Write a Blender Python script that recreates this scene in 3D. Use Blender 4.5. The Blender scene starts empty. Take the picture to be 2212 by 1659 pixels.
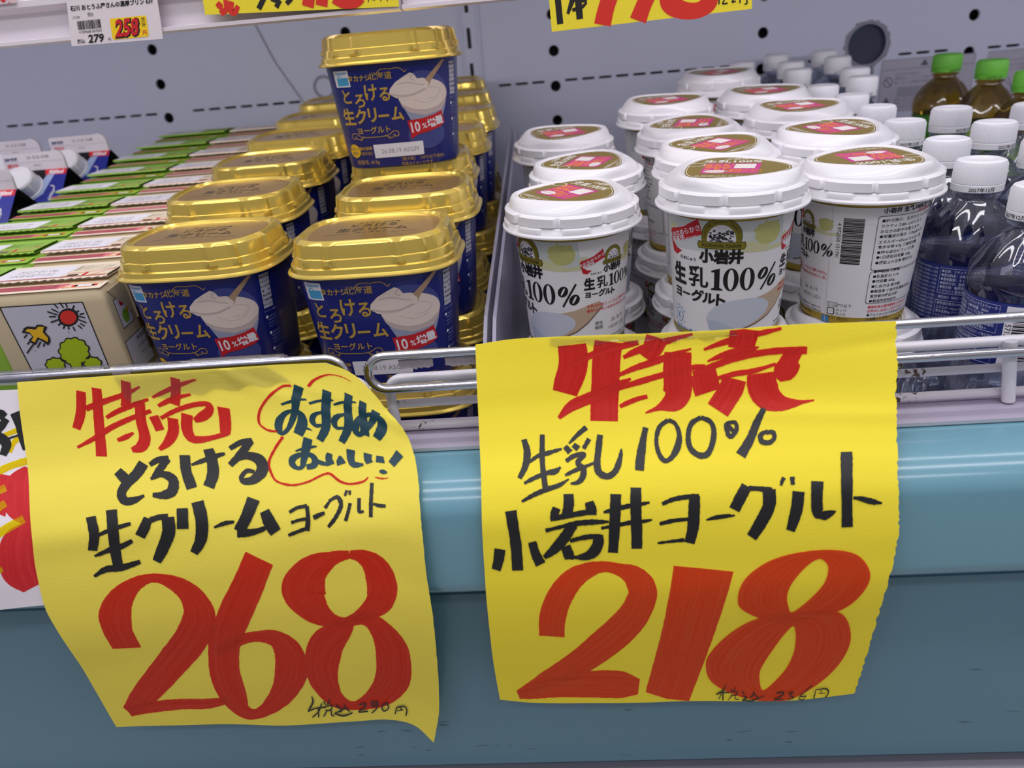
import bpy, bmesh, math, random
from math import sin, cos, pi, radians, sqrt
from mathutils import Vector, Matrix
from mathutils.geometry import tessellate_polygon
random.seed(7)
SC = bpy.context.scene
COL = SC.collection
# ------------------------------------------------------------------ camera
cd = bpy.data.cameras.new('camera'); cam = bpy.data.objects.new('camera', cd); COL.objects.link(cam)
cd.sensor_width = 36.0; cd.lens = 36.0 * 1600 / 2212; cd.clip_start = .01
p_, y_, r_ = radians(23), radians(4.2), radians(5.0)
fw = Vector((-sin(y_)*cos(p_), cos(y_)*cos(p_), -sin(p_)))
rt = Vector((cos(y_), sin(y_), 0)); up = rt.cross(fw)
r2 = rt*cos(r_) - up*sin(r_); u2 = up*cos(r_) + rt*sin(r_)
cam.matrix_world = Matrix(((r2.x, u2.x, -fw.x, 0), (r2.y, u2.y, -fw.y, 0), (r2.z, u2.z, -fw.z, 0), (0, 0, 0, 1)))
cd.dof.use_dof = True; cd.dof.focus_distance = .47; cd.dof.aperture_fstop = 8.0
SC.camera = cam
# ------------------------------------------------------------------ world, lights, exposure
SC.view_settings.view_transform = 'Standard'; SC.view_settings.look = 'None'
SC.view_settings.gamma = 1; SC.view_settings.use_curve_mapping = False
SC.view_settings.exposure = 0.13
SC.cycles.use_denoising = True
SC.cycles.max_bounces = 10; SC.cycles.transparent_max_bounces = 24; SC.cycles.transmission_bounces = 8
SC.cycles.caustics_refractive = False; SC.cycles.caustics_reflective = False
w = bpy.data.worlds.new('world'); SC.world = w; w.use_nodes = True
wn = w.node_tree.nodes; wl = w.node_tree.links   # bright shop ceiling above, dim aisle below
wt = wn.new('ShaderNodeTexCoord'); ws_ = wn.new('ShaderNodeSeparateXYZ'); wr = wn.new('ShaderNodeMapRange'); wc = wn.new('ShaderNodeMix'); wc.data_type = 'RGBA'
wl.new(wt.outputs['Generated'], ws_.inputs[0]); wl.new(ws_.outputs[2], wr.inputs[0]); wr.inputs[1].default_value = -.35; wr.inputs[2].default_value = .6
wl.new(wr.outputs[0], wc.inputs[0]); wc.inputs[6].default_value = (.20, .20, .23, 1); wc.inputs[7].default_value = (.95, .92, 1.0, 1); wl.new(wc.outputs[2], wn['Background'].inputs[0])
w.node_tree.nodes['Background'].inputs[1].default_value = 0.46
def area(name, loc, sx, sy, energy, target, col=(1, .97, 1)):
    l = bpy.data.lights.new(name, 'AREA'); l.shape = 'RECTANGLE'; l.size = sx; l.size_y = sy
    l.energy = energy; l.color = col
    o = bpy.data.objects.new(name, l); COL.objects.link(o); o.location = loc
    o.rotation_euler = (Vector(target)-Vector(loc)).to_track_quat('-Z', 'Y').to_euler()
    return o
for nm, loc, sx, sy, e, tg in (
    ('ceiling_light', (0.0, -0.15, 1.55), 3.0, 0.16, 12, (0, 0.5, -0.2)),
    ('ceiling_light', (0.0, -1.2, 1.65), 3.0, 0.16, 12, (0, 0.4, -0.3)),
    ('canopy_light', (0.0, 0.45, 0.8), 2.6, 0.05, 3.8, (0, 0.6, -0.3)),
    ('shelf_lamp', (0.0, 0.64, 0.068), 2.4, 0.02, 1.7, (0, 1.13, -0.05))): area(nm, loc, sx, sy, e, tg)
# ------------------------------------------------------------------ materials
MATS = {}
def mat(name, col, rough=.5, metal=0., spec=.5, coat=0., trans=0., ior=1.45, bump=0., bscale=200., alpha=1., sss=0., var=0., vscale=30.):
    if name in MATS: return MATS[name]
    m = bpy.data.materials.new(name); m.use_nodes = True; nt = m.node_tree
    b = nt.nodes['Principled BSDF']; I = b.inputs
    def c(v): return v/12.92 if v <= .04045 else ((v+.055)/1.055)**2.4
    col = tuple(c(v/255) for v in col)
    I['Base Color'].default_value = (*col, 1); I['Roughness'].default_value = rough; I['Metallic'].default_value = metal
    I['Specular IOR Level'].default_value = spec; I['Coat Weight'].default_value = coat; I['Coat Roughness'].default_value = .12
    I['Transmission Weight'].default_value = trans; I['IOR'].default_value = ior; I['Alpha'].default_value = alpha
    if var or bump:
        tc = nt.nodes.new('ShaderNodeTexCoord')
    if var:
        n = nt.nodes.new('ShaderNodeTexNoise'); n.inputs['Scale'].default_value = vscale; n.inputs['Detail'].default_value = 5
        nt.links.new(tc.outputs['Object'], n.inputs['Vector'])
        mx = nt.nodes.new('ShaderNodeMix'); mx.data_type = 'RGBA'
        mx.inputs[6].default_value = (*[v*(1-var) for v in col], 1); mx.inputs[7].default_value = (*[min(1, v*(1+var)) for v in col], 1)
        nt.links.new(n.outputs['Fac'], mx.inputs[0]); nt.links.new(mx.outputs[2], I['Base Color'])
    if bump:
        n2 = nt.nodes.new('ShaderNodeTexNoise'); n2.inputs['Scale'].default_value = bscale; n2.inputs['Detail'].default_value = 3
        nt.links.new(tc.outputs['Object'], n2.inputs['Vector'])
        bp = nt.nodes.new('ShaderNodeBump'); bp.inputs['Strength'].default_value = bump; bp.inputs['Distance'].default_value = .001
        nt.links.new(n2.outputs['Fac'], bp.inputs['Height']); nt.links.new(bp.outputs[0], I['Normal'])
    MATS[name] = m; return m
def ink(name, col, op, streak):
    """marker ink: partly see-through, with streaks running along the stroke"""
    m = mat(name, col, .45, spec=.3); nt = m.node_tree; b = nt.nodes['Principled BSDF']
    out = [n for n in nt.nodes if n.type == 'OUTPUT_MATERIAL'][0]
    tr = nt.nodes.new('ShaderNodeBsdfTransparent')
    cl = b.inputs['Base Color'].default_value
    tr.inputs[0].default_value = (min(1, cl[0]*1.25), cl[1]*1.6+.06, cl[2]*.8+.01, 1)
    mx = nt.nodes.new('ShaderNodeMixShader')
    uv = nt.nodes.new('ShaderNodeUVMap'); uv.uv_map = 'UVMap'
    mp = nt.nodes.new('ShaderNodeMapping'); mp.inputs['Scale'].default_value = (streak[0], streak[1], 1)
    n = nt.nodes.new('ShaderNodeTexNoise'); n.inputs['Scale'].default_value = 1; n.inputs['Detail'].default_value = 6; n.inputs['Roughness'].default_value = .7
    r = nt.nodes.new('ShaderNodeMapRange'); r.inputs[1].default_value = .3; r.inputs[2].default_value = .75
    r.inputs[3].default_value = op+.1; r.inputs[4].default_value = op-.42
    nt.links.new(uv.outputs[0], mp.inputs[0]); nt.links.new(mp.outputs[0], n.inputs['Vector']); nt.links.new(n.outputs['Fac'], r.inputs[0])
    nt.links.new(r.outputs[0], mx.inputs[0]); nt.links.new(tr.outputs[0], mx.inputs[1]); nt.links.new(b.outputs[0], mx.inputs[2])
    nt.links.new(mx.outputs[0], out.inputs[0]); return m
def clear(name, tint, gloss, rough=.05, fac=.12):
    """thin clear plastic: mostly transparent with a glossy film"""
    m = bpy.data.materials.new(name); m.use_nodes = True; nt = m.node_tree; nt.nodes.clear()
    out = nt.nodes.new('ShaderNodeOutputMaterial'); tr = nt.nodes.new('ShaderNodeBsdfTransparent'); gl = nt.nodes.new('ShaderNodeBsdfGlossy')
    tr.inputs[0].default_value = (*tint, 1); gl.inputs['Roughness'].default_value = rough; gl.inputs[0].default_value = (gloss, gloss, gloss, 1)
    lw = nt.nodes.new('ShaderNodeLayerWeight'); lw.inputs[0].default_value = .35
    r = nt.nodes.new('ShaderNodeMapRange'); r.inputs[3].default_value = fac; r.inputs[4].default_value = min(1, fac+.5)
    mx = nt.nodes.new('ShaderNodeMixShader')
    nt.links.new(lw.outputs['Fresnel'], r.inputs[0]); nt.links.new(r.outputs[0], mx.inputs[0])
    nt.links.new(tr.outputs[0], mx.inputs[1]); nt.links.new(gl.outputs[0], mx.inputs[2]); nt.links.new(mx.outputs[0], out.inputs[0])
    MATS[name] = m; return m
# ------------------------------------------------------------------ object helpers
def tag(o, label=None, cat=None, group=None, kind=None):
    if label: o['label'] = label
    if cat: o['category'] = cat
    if group: o['group'] = group
    if kind: o['kind'] = kind
    return o
def empty(name, M=Matrix(), label=None, cat=None, group=None):
    o = bpy.data.objects.new(name, None); COL.objects.link(o); o.matrix_world = M; o.empty_display_size = .02
    return tag(o, label, cat, group)
def mesh(name, V, F, mats, parent=None, fm=None, smooth=True, sharp=35, uv=None):
    me = bpy.data.meshes.new(name); me.from_pydata([tuple(v) for v in V], [], F)
    for m in (mats if isinstance(mats, (list, tuple)) else [mats]): me.materials.append(m)
    if fm: me.polygons.foreach_set('material_index', fm)
    if uv:
        ul = me.uv_layers.new(name='UVMap')
        for p in me.polygons:
            for li, vi in zip(p.loop_indices, p.vertices): ul.data[li].uv = uv[vi]
    if smooth:
        me.shade_smooth()
        if sharp: me.set_sharp_from_angle(angle=radians(sharp))
    me.update()
    o = bpy.data.objects.new(name, me); COL.objects.link(o)
    if parent: o.parent = parent
    return o
def copy_tree(o, parent=None):
    c = o.copy(); COL.objects.link(c); c.parent = parent
    for ch in o.children: copy_tree(ch, c)
    return c
class MB:
    def __init__(s): s.V = []; s.F = []; s.fm = []
    def add(s, V, F, m=0):
        k = len(s.V); s.V += V; s.F += [tuple(i+k for i in f) for f in F]; s.fm += [m]*len(F)
    def box(s, a, b, m=0):
        (x0, y0, z0), (x1, y1, z1) = a, b
        s.add([(x0, y0, z0), (x1, y0, z0), (x1, y1, z0), (x0, y1, z0), (x0, y0, z1), (x1, y0, z1), (x1, y1, z1), (x0, y1, z1)],
              [(3, 2, 1, 0), (4, 5, 6, 7), (0, 1, 5, 4), (1, 2, 6, 5), (2, 3, 7, 6), (3, 0, 4, 7)], m)
    def tube(s, pts, r, n=12, m=0, closed=False, caps=True):
        P = [Vector(p) for p in pts]; N = len(P); k = len(s.V); u = None
        for i, p in enumerate(P):
            if closed: t = P[(i+1) % N]-P[i-1]
            else: t = P[min(i+1, N-1)]-P[max(i-1, 0)]
            t.normalize()
            if u is None: u = t.orthogonal().normalized()
            else: u = (u-t*u.dot(t)).normalized()
            v = t.cross(u)
            for j in range(n):
                a = 2*pi*j/n; s.V.append(p+(u*cos(a)+v*sin(a))*r)
        M = N if closed else N-1
        for i in range(M):
            for j in range(n):
                a, b = k+i*n, k+((i+1) % N)*n
                s.F.append((a+j, a+(j+1) % n, b+(j+1) % n, b+j)); s.fm.append(m)
        if caps and not closed:
            s.F.append(tuple(k+j for j in reversed(range(n)))); s.F.append(tuple(k+(N-1)*n+j for j in range(n))); s.fm += [m, m]
    def loft(s, rings, m=0, cap0=False, cap1=False, mf=None):
        n = len(rings[0]); k = len(s.V)
        for r in rings: s.V += [tuple(p) for p in r]
        for i in range(len(rings)-1):
            for j in range(n):
                s.F.append((k+i*n+j, k+i*n+(j+1) % n, k+(i+1)*n+(j+1) % n, k+(i+1)*n+j)); s.fm.append(mf[i] if mf else m)
        if cap0: s.F.append(tuple(k+j for j in reversed(range(n)))); s.fm.append(mf[0] if mf else m)
        if cap1: s.F.append(tuple(k+(len(rings)-1)*n+j for j in range(n))); s.fm.append(mf[-1] if mf else m)
    def build(s, name, mats, parent=None, smooth=True, sharp=35):
        return mesh(name, s.V, s.F, mats, parent, s.fm, smooth, sharp)
def lathe(prof, n=64, mod=None):
    return [[((r+(mod(i, 2*pi*j/n) if mod else 0))*cos(2*pi*j/n), (r+(mod(i, 2*pi*j/n) if mod else 0))*sin(2*pi*j/n), z) for j in range(n)] for i, (r, z) in enumerate(prof)]
# ------------------------------------------------------------------ printed artwork (mm), laid on a surface by a mapper
_tc = {}
def glyphs(s, bold):
    key = (s, bold)
    if key not in _tc:
        cu = bpy.data.curves.new('t', 'FONT'); cu.body = s; cu.size = 1; cu.resolution_u = 2; cu.offset = bold; cu.fill_mode = 'BOTH'
        o = bpy.data.objects.new('t', cu); COL.objects.link(o)
        dg = bpy.context.evaluated_depsgraph_get(); me = bpy.data.meshes.new_from_object(o.evaluated_get(dg))
        me.calc_loop_triangles()
        T = [[tuple(me.vertices[i].co[:2]) for i in t.vertices] for t in me.loop_triangles]
        bpy.data.objects.remove(o); bpy.data.curves.remove(cu); bpy.data.meshes.remove(me)
        xs = [p[0] for t in T for p in t] or [0, 1]; ys = [p[1] for t in T for p in t] or [0, 1]
        _tc[key] = (T, (min(xs), max(xs), min(ys), max(ys)))
    return _tc[key]
class Art:
    def __init__(s): s.T = []; s.lay = 0; s.mats = []
    def mi(s, m):
        if m not in s.mats: s.mats.append(m)
        return s.mats.index(m)
    def poly(s, pts, m):
        k = s.mi(m); pts = [tuple(p) for p in pts]
        for t in tessellate_polygon([[Vector((x, y, 0)) for x, y in pts]]): s.T.append((k, s.lay, [pts[i] for i in t]))
    def rect(s, x0, y0, x1, y1, m, r=0):
        if r: s.poly([(x+r*cos(a), y+r*sin(a)) for x, y, q in ((x1-r, y1-r, 0), (x0+r, y1-r, 1), (x0+r, y0+r, 2), (x1-r, y0+r, 3)) for a in [(q+t/3)*pi/2 for t in range(4)]], m)
        else: s.poly([(x0, y0), (x1, y0), (x1, y1), (x0, y1)], m)
    def ell(s, cx, cy, rx, ry, m, a0=0, a1=360, n=28, rot=0):
        c, d = cos(radians(rot)), sin(radians(rot))
        P = [(rx*cos(radians(a0+(a1-a0)*i/n)), ry*sin(radians(a0+(a1-a0)*i/n))) for i in range(n+(a1-a0 < 360))]
        s.poly([(cx+x*c-y*d, cy+x*d+y*c) for x, y in P], m)
    def line(s, pts, w, m, smooth=False):
        V, F, uv = ribbon(pts, [w]*len(pts) if not isinstance(w, list) else w, 1 if not smooth else 6)
        k = s.mi(m)
        for f in F:
            q = [V[i] for i in f]; s.T.append((k, s.lay, [q[0], q[1], q[2]])); s.T.append((k, s.lay, [q[0], q[2], q[3]]))
    def text(s, t, cx, cy, h, m, sx=1., rot=0, shear=0, bold=0., left=False, lsp=1):
        T, (a, b, c, d) = glyphs(t, bold); k = s.mi(m)
        mx = a if left else (a+b)/2; my = (c+d)/2; cr, sr = cos(radians(rot)), sin(radians(rot))
        for tri in T:
            q = []
            for x, y in tri:
                x, y = (x-mx)*h*sx, (y-my)*h; x += y*shear
                q.append((cx+x*cr-y*sr, cy+x*sr+y*cr))
            s.T.append((k, s.lay, q))
    def build(s, name, mapper, parent, maxlen=5., base=.15, step=.04):
        V, F, fm, idx = [], [], [], {}
        def vid(p, l):
            key = (round(p[0], 4), round(p[1], 4), l)
            if key not in idx: idx[key] = len(V); V.append(mapper(p[0], p[1], (base+l*step)*1e-3))
            return idx[key]
        for k, l, t in s.T:
            st = [t]
            while st:
                a, b, c = st.pop()
                e = [(math.dist(a, b), a, b, c), (math.dist(b, c), b, c, a), (math.dist(c, a), c, a, b)]
                L, p, q, r = max(e, key=lambda z: z[0])
                if L > maxlen:
                    m_ = ((p[0]+q[0])/2, (p[1]+q[1])/2); st += [(p, m_, r), (m_, q, r)]; continue
                f = (vid(a, l), vid(b, l), vid(c, l))
                if len(set(f)) == 3: F.append(f); fm.append(k)
        return mesh(name, V, F, s.mats, parent, fm, smooth=False)
def crom(P, t):
    n = len(P)-1; x = min(max(t, 0), 1)*n; i = min(int(x), n-1); f = x-i
    p1, p2 = P[i], P[i+1]; p0 = P[i-1] if i else [2*a-b for a, b in zip(p1, p2)]; p3 = P[i+2] if i+2 <= n else [2*a-b for a, b in zip(p2, p1)]
    return [.5*(2*b+(c-a)*f+(2*a-5*b+4*c-d)*f*f+(-a+3*b-3*c+d)*f**3) for a, b, c, d in zip(p0, p1, p2, p3)]
def ribbon(pts, ws, sub=8, rough=0.):
    P = [(*p, w_) for p, w_ in zip(pts, ws)]
    if sub > 1: Q = [crom(P, i/(sub*(len(P)-1))) for i in range(sub*(len(P)-1)+1)]
    else: Q = P
    V, uv = [], []; L = 0
    for i, (x, y, w_) in enumerate(Q):
        a = Q[max(i-1, 0)]; b = Q[min(i+1, len(Q)-1)]; dx, dy = b[0]-a[0], b[1]-a[1]; d = math.hypot(dx, dy) or 1
        if i: L += math.hypot(x-Q[i-1][0], y-Q[i-1][1])
        nx, ny = -dy/d, dx/d
        w_ = max(w_, .01)
        j1 = random.uniform(-rough, rough)
        for k in (-.5, 0, .5):
            V.append((x+nx*(w_*k+j1*k*2), y+ny*(w_*k+j1*k*2))); uv.append((k*w_, L))
    F = []
    for i in range(len(Q)-1):
        for k in (0, 1): F.append((i*3+k, i*3+k+1, i*3+3+k+1, i*3+3+k))
    return V, F, uv
# ------------------------------------------------------------------ drawn data: paper surfaces (0.1 mm) and brush strokes (x, y, width) on them
GRIDS={
'R':(905,790,[[[-469,3869,-1397],[-273,3873,-1380],[-77,3873,-1380],[117,3873,-1385],[310,3872,-1390],[502,3872,-1396],[693,3872,-1399],[883,3872,-1402],[1071,3872,-1399],[1258,3873,-1396],[1444,3873,-1401],[1630,3872,-1407],[1815,3872,-1414]],[[-473,3830,-1515],[-276,3836,-1502],[-80,3836,-1502],[115,3835,-1507],[308,3834,-1512],[501,3833,-1518],[692,3833,-1521],[882,3833,-1524],[1071,3834,-1522],[1259,3835,-1520],[1446,3834,-1525],[1632,3833,-1530],[1817,3832,-1535]],[[-476,3786,-1632],[-280,3791,-1621],[-84,3791,-1622],[111,3790,-1627],[304,3788,-1632],[496,3787,-1638],[688,3786,-1641],[878,3786,-1643],[1066,3787,-1642],[1254,3789,-1640],[1441,3787,-1645],[1626,3786,-1649],[1811,3785,-1653]],[[-477,3737,-1746],[-283,3743,-1739],[-88,3742,-1740],[105,3740,-1745],[297,3738,-1750],[488,3736,-1755],[678,3735,-1757],[867,3734,-1760],[1054,3735,-1759],[1241,3737,-1759],[1426,3735,-1763],[1610,3734,-1766],[1793,3733,-1768]],[[-477,3671,-1852],[-284,3675,-1847],[-90,3674,-1849],[102,3672,-1854],[293,3669,-1858],[483,3667,-1863],[671,3666,-1866],[859,3664,-1868],[1045,3665,-1868],[1230,3666,-1868],[1414,3664,-1871],[1597,3663,-1874],[1779,3663,-1875]],[[-475,3595,-1952],[-284,3599,-1949],[-92,3596,-1951],[99,3593,-1955],[288,3590,-1960],[476,3586,-1964],[663,3584,-1966],[848,3583,-1968],[1033,3582,-1969],[1216,3583,-1969],[1398,3580,-1972],[1579,3580,-1973],[1758,3580,-1973]],[[-472,3509,-2043],[-283,3510,-2042],[-93,3507,-2045],[95,3504,-2049],[282,3500,-2053],[468,3496,-2057],[653,3494,-2058],[836,3492,-2060],[1018,3491,-2062],[1200,3491,-2062],[1379,3489,-2065],[1558,3488,-2065],[1736,3489,-2064]],[[-473,3436,-2139],[-285,3435,-2140],[-96,3432,-2143],[91,3429,-2148],[277,3425,-2152],[461,3422,-2156],[645,3420,-2158],[827,3418,-2160],[1008,3417,-2162],[1187,3416,-2162],[1366,3413,-2165],[1543,3414,-2164],[1720,3415,-2162]],[[-477,3382,-2246],[-290,3381,-2250],[-102,3380,-2255],[86,3378,-2261],[272,3377,-2267],[456,3376,-2272],[640,3375,-2274],[823,3374,-2277],[1005,3374,-2280],[1185,3373,-2281],[1364,3372,-2285],[1542,3372,-2284],[1719,3373,-2280]],[[-482,3358,-2373],[-294,3356,-2380],[-105,3355,-2386],[82,3353,-2392],[269,3352,-2398],[454,3351,-2403],[639,3350,-2405],[822,3349,-2408],[1004,3348,-2412],[1185,3348,-2414],[1365,3347,-2417],[1543,3347,-2415],[1720,3347,-2410]],[[-486,3340,-2507],[-299,3339,-2517],[-111,3338,-2525],[76,3338,-2531],[262,3337,-2538],[447,3336,-2543],[631,3336,-2545],[814,3336,-2549],[996,3335,-2554],[1177,3335,-2556],[1357,3334,-2560],[1534,3335,-2555],[1710,3335,-2548]],[[-491,3329,-2650],[-306,3328,-2663],[-119,3327,-2671],[67,3327,-2677],[252,3326,-2683],[436,3325,-2688],[620,3325,-2690],[802,3325,-2694],[983,3326,-2700],[1164,3327,-2703],[1343,3327,-2707],[1520,3327,-2701],[1694,3326,-2691]],[[-495,3335,-2809],[-311,3337,-2828],[-125,3338,-2838],[60,3339,-2845],[245,3340,-2853],[429,3341,-2858],[612,3341,-2859],[794,3342,-2864],[975,3343,-2871],[1155,3343,-2874],[1334,3344,-2877],[1510,3343,-2869],[1684,3342,-2856]],[[-500,3359,-2990],[-316,3364,-3016],[-130,3367,-3028],[56,3369,-3037],[241,3372,-3045],[425,3374,-3051],[609,3374,-3052],[791,3376,-3057],[974,3379,-3066],[1155,3380,-3070],[1336,3381,-3074],[1512,3380,-3062],[1685,3377,-3045]],[[-506,3396,-3191],[-323,3403,-3221],[-136,3406,-3235],[50,3408,-3244],[236,3411,-3253],[421,3413,-3258],[605,3414,-3258],[789,3416,-3264],[972,3419,-3275],[1154,3421,-3279],[1336,3423,-3282],[1512,3420,-3267],[1685,3417,-3246]],[[-507,3440,-3406],[-324,3449,-3443],[-137,3453,-3459],[49,3456,-3467],[235,3458,-3476],[420,3460,-3481],[604,3461,-3480],[788,3463,-3485],[971,3467,-3497],[1154,3469,-3502],[1335,3470,-3505],[1511,3467,-3486],[1684,3463,-3461]],[[-505,3486,-3633],[-323,3496,-3676],[-137,3498,-3691],[49,3500,-3699],[234,3502,-3707],[419,3503,-3710],[603,3504,-3708],[786,3505,-3712],[968,3508,-3724],[1150,3509,-3729],[1331,3510,-3730],[1506,3508,-3709],[1678,3504,-3681]]]),
'L':(800,780,[[[-3155,3844,-1443],[-2998,3845,-1442],[-2843,3846,-1440],[-2688,3846,-1440],[-2534,3847,-1439],[-2380,3848,-1438],[-2227,3849,-1437],[-2075,3850,-1437],[-1924,3850,-1437],[-1774,3851,-1437],[-1624,3851,-1437],[-1474,3851,-1439],[-1326,3851,-1443]],[[-3154,3801,-1569],[-2985,3804,-1561],[-2817,3808,-1554],[-2650,3811,-1547],[-2484,3814,-1540],[-2319,3817,-1533],[-2155,3821,-1526],[-1991,3824,-1520],[-1828,3826,-1514],[-1666,3829,-1507],[-1505,3832,-1500],[-1345,3833,-1498],[-1189,3832,-1501]],[[-3148,3753,-1693],[-2970,3758,-1682],[-2793,3762,-1672],[-2617,3767,-1662],[-2442,3771,-1652],[-2268,3775,-1642],[-2095,3779,-1633],[-1923,3784,-1624],[-1752,3788,-1614],[-1582,3793,-1604],[-1412,3797,-1594],[-1245,3799,-1591],[-1084,3798,-1596]],[[-3129,3689,-1810],[-2946,3696,-1798],[-2763,3703,-1787],[-2582,3710,-1776],[-2401,3717,-1766],[-2221,3724,-1756],[-2042,3730,-1747],[-1864,3737,-1736],[-1687,3745,-1725],[-1510,3750,-1714],[-1333,3755,-1701],[-1159,3757,-1699],[-994,3754,-1708]],[[-3104,3616,-1921],[-2917,3627,-1909],[-2729,3637,-1898],[-2541,3645,-1886],[-2354,3652,-1873],[-2167,3659,-1863],[-1982,3666,-1852],[-1798,3674,-1840],[-1614,3683,-1828],[-1431,3691,-1815],[-1250,3699,-1802],[-1070,3701,-1800],[-901,3695,-1812]],[[-3072,3528,-2022],[-2881,3538,-2010],[-2692,3549,-1999],[-2502,3559,-1988],[-2314,3569,-1977],[-2126,3577,-1968],[-1939,3586,-1959],[-1753,3596,-1948],[-1568,3607,-1936],[-1383,3618,-1924],[-1199,3629,-1913],[-1016,3631,-1912],[-846,3618,-1927]],[[-3047,3449,-2125],[-2855,3457,-2113],[-2663,3465,-2101],[-2473,3473,-2090],[-2283,3480,-2079],[-2095,3487,-2069],[-1907,3493,-2061],[-1721,3502,-2050],[-1536,3513,-2039],[-1352,3524,-2027],[-1168,3534,-2016],[-986,3534,-2017],[-819,3516,-2036]],[[-3033,3386,-2236],[-2837,3388,-2221],[-2643,3392,-2208],[-2454,3399,-2197],[-2265,3406,-2186],[-2077,3411,-2178],[-1891,3416,-2170],[-1705,3424,-2159],[-1520,3432,-2147],[-1337,3440,-2135],[-1154,3449,-2123],[-974,3447,-2125],[-811,3428,-2151]],[[-3053,3361,-2374],[-2855,3363,-2359],[-2659,3365,-2345],[-2464,3368,-2332],[-2271,3370,-2319],[-2080,3371,-2309],[-1890,3373,-2300],[-1701,3375,-2286],[-1513,3378,-2270],[-1327,3381,-2255],[-1142,3383,-2239],[-964,3382,-2246],[-807,3374,-2285]],[[-3062,3341,-2515],[-2862,3342,-2500],[-2664,3343,-2486],[-2468,3344,-2472],[-2273,3345,-2459],[-2081,3346,-2450],[-1891,3347,-2443],[-1702,3349,-2429],[-1513,3352,-2413],[-1326,3354,-2397],[-1141,3357,-2382],[-963,3355,-2391],[-809,3346,-2439]],[[-3066,3330,-2663],[-2866,3331,-2649],[-2667,3332,-2636],[-2471,3333,-2623],[-2276,3334,-2610],[-2083,3334,-2603],[-1892,3334,-2597],[-1702,3335,-2583],[-1512,3336,-2565],[-1324,3337,-2549],[-1138,3338,-2533],[-960,3337,-2547],[-811,3333,-2607]],[[-3049,3332,-2812],[-2849,3330,-2798],[-2650,3330,-2785],[-2454,3329,-2773],[-2259,3328,-2761],[-2068,3328,-2756],[-1879,3328,-2752],[-1688,3326,-2738],[-1498,3325,-2720],[-1311,3326,-2705],[-1126,3327,-2690],[-950,3325,-2708],[-809,3332,-2789]],[[-3037,3347,-2974],[-2838,3345,-2961],[-2642,3345,-2951],[-2447,3344,-2942],[-2255,3344,-2933],[-2065,3344,-2931],[-1878,3344,-2931],[-1689,3343,-2920],[-1500,3342,-2903],[-1313,3341,-2887],[-1128,3340,-2873],[-955,3342,-2900],[-822,3360,-3005]],[[-3039,3381,-3157],[-2842,3380,-3148],[-2648,3379,-3141],[-2455,3379,-3134],[-2263,3378,-3128],[-2076,3380,-3131],[-1890,3381,-3136],[-1701,3380,-3126],[-1513,3378,-3110],[-1326,3376,-3095],[-1141,3374,-3082],[-971,3382,-3120],[-844,3405,-3247]],[[-3047,3417,-3353],[-2852,3417,-3347],[-2660,3417,-3343],[-2469,3417,-3340],[-2279,3417,-3337],[-2094,3420,-3345],[-1910,3423,-3356],[-1722,3422,-3349],[-1534,3420,-3334],[-1347,3418,-3321],[-1162,3417,-3309],[-994,3428,-3359],[-875,3460,-3512]],[[-3057,3459,-3562],[-2866,3460,-3560],[-2677,3461,-3560],[-2489,3462,-3561],[-2301,3463,-3562],[-2119,3466,-3575],[-1937,3471,-3592],[-1751,3471,-3588],[-1564,3469,-3575],[-1379,3468,-3564],[-1195,3467,-3556],[-1030,3480,-3616],[-916,3509,-3786]],[[-3065,3499,-3778],[-2879,3500,-3778],[-2695,3501,-3782],[-2512,3503,-3786],[-2330,3504,-3790],[-2152,3507,-3807],[-1975,3510,-3827],[-1793,3511,-3826],[-1611,3510,-3816],[-1429,3510,-3808],[-1250,3510,-3802],[-1088,3519,-3867],[-986,3545,-4055]]]),
'W':(290,470,[[[-3734,3846,-1478],[-3457,3846,-1483],[-3182,3845,-1489],[-2910,3844,-1494]],[[-3752,3790,-1634],[-3474,3790,-1636],[-3198,3790,-1639],[-2925,3790,-1641]],[[-3757,3720,-1783],[-3479,3721,-1783],[-3204,3722,-1783],[-2930,3723,-1783]],[[-3744,3633,-1923],[-3469,3636,-1921],[-3195,3639,-1919],[-2924,3641,-1916]],[[-3708,3525,-2049],[-3436,3529,-2044],[-3166,3533,-2040],[-2898,3537,-2035]],[[-3688,3433,-2180],[-3417,3438,-2173],[-3148,3442,-2165],[-2882,3447,-2158]],[[-3713,3384,-2338],[-3437,3386,-2325],[-3164,3388,-2313],[-2894,3390,-2300]],[[-3764,3356,-2514],[-3482,3358,-2497],[-3204,3359,-2480],[-2930,3360,-2464]],[[-3832,3343,-2705],[-3545,3344,-2684],[-3261,3345,-2663],[-2981,3347,-2643]]]),
}
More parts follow.
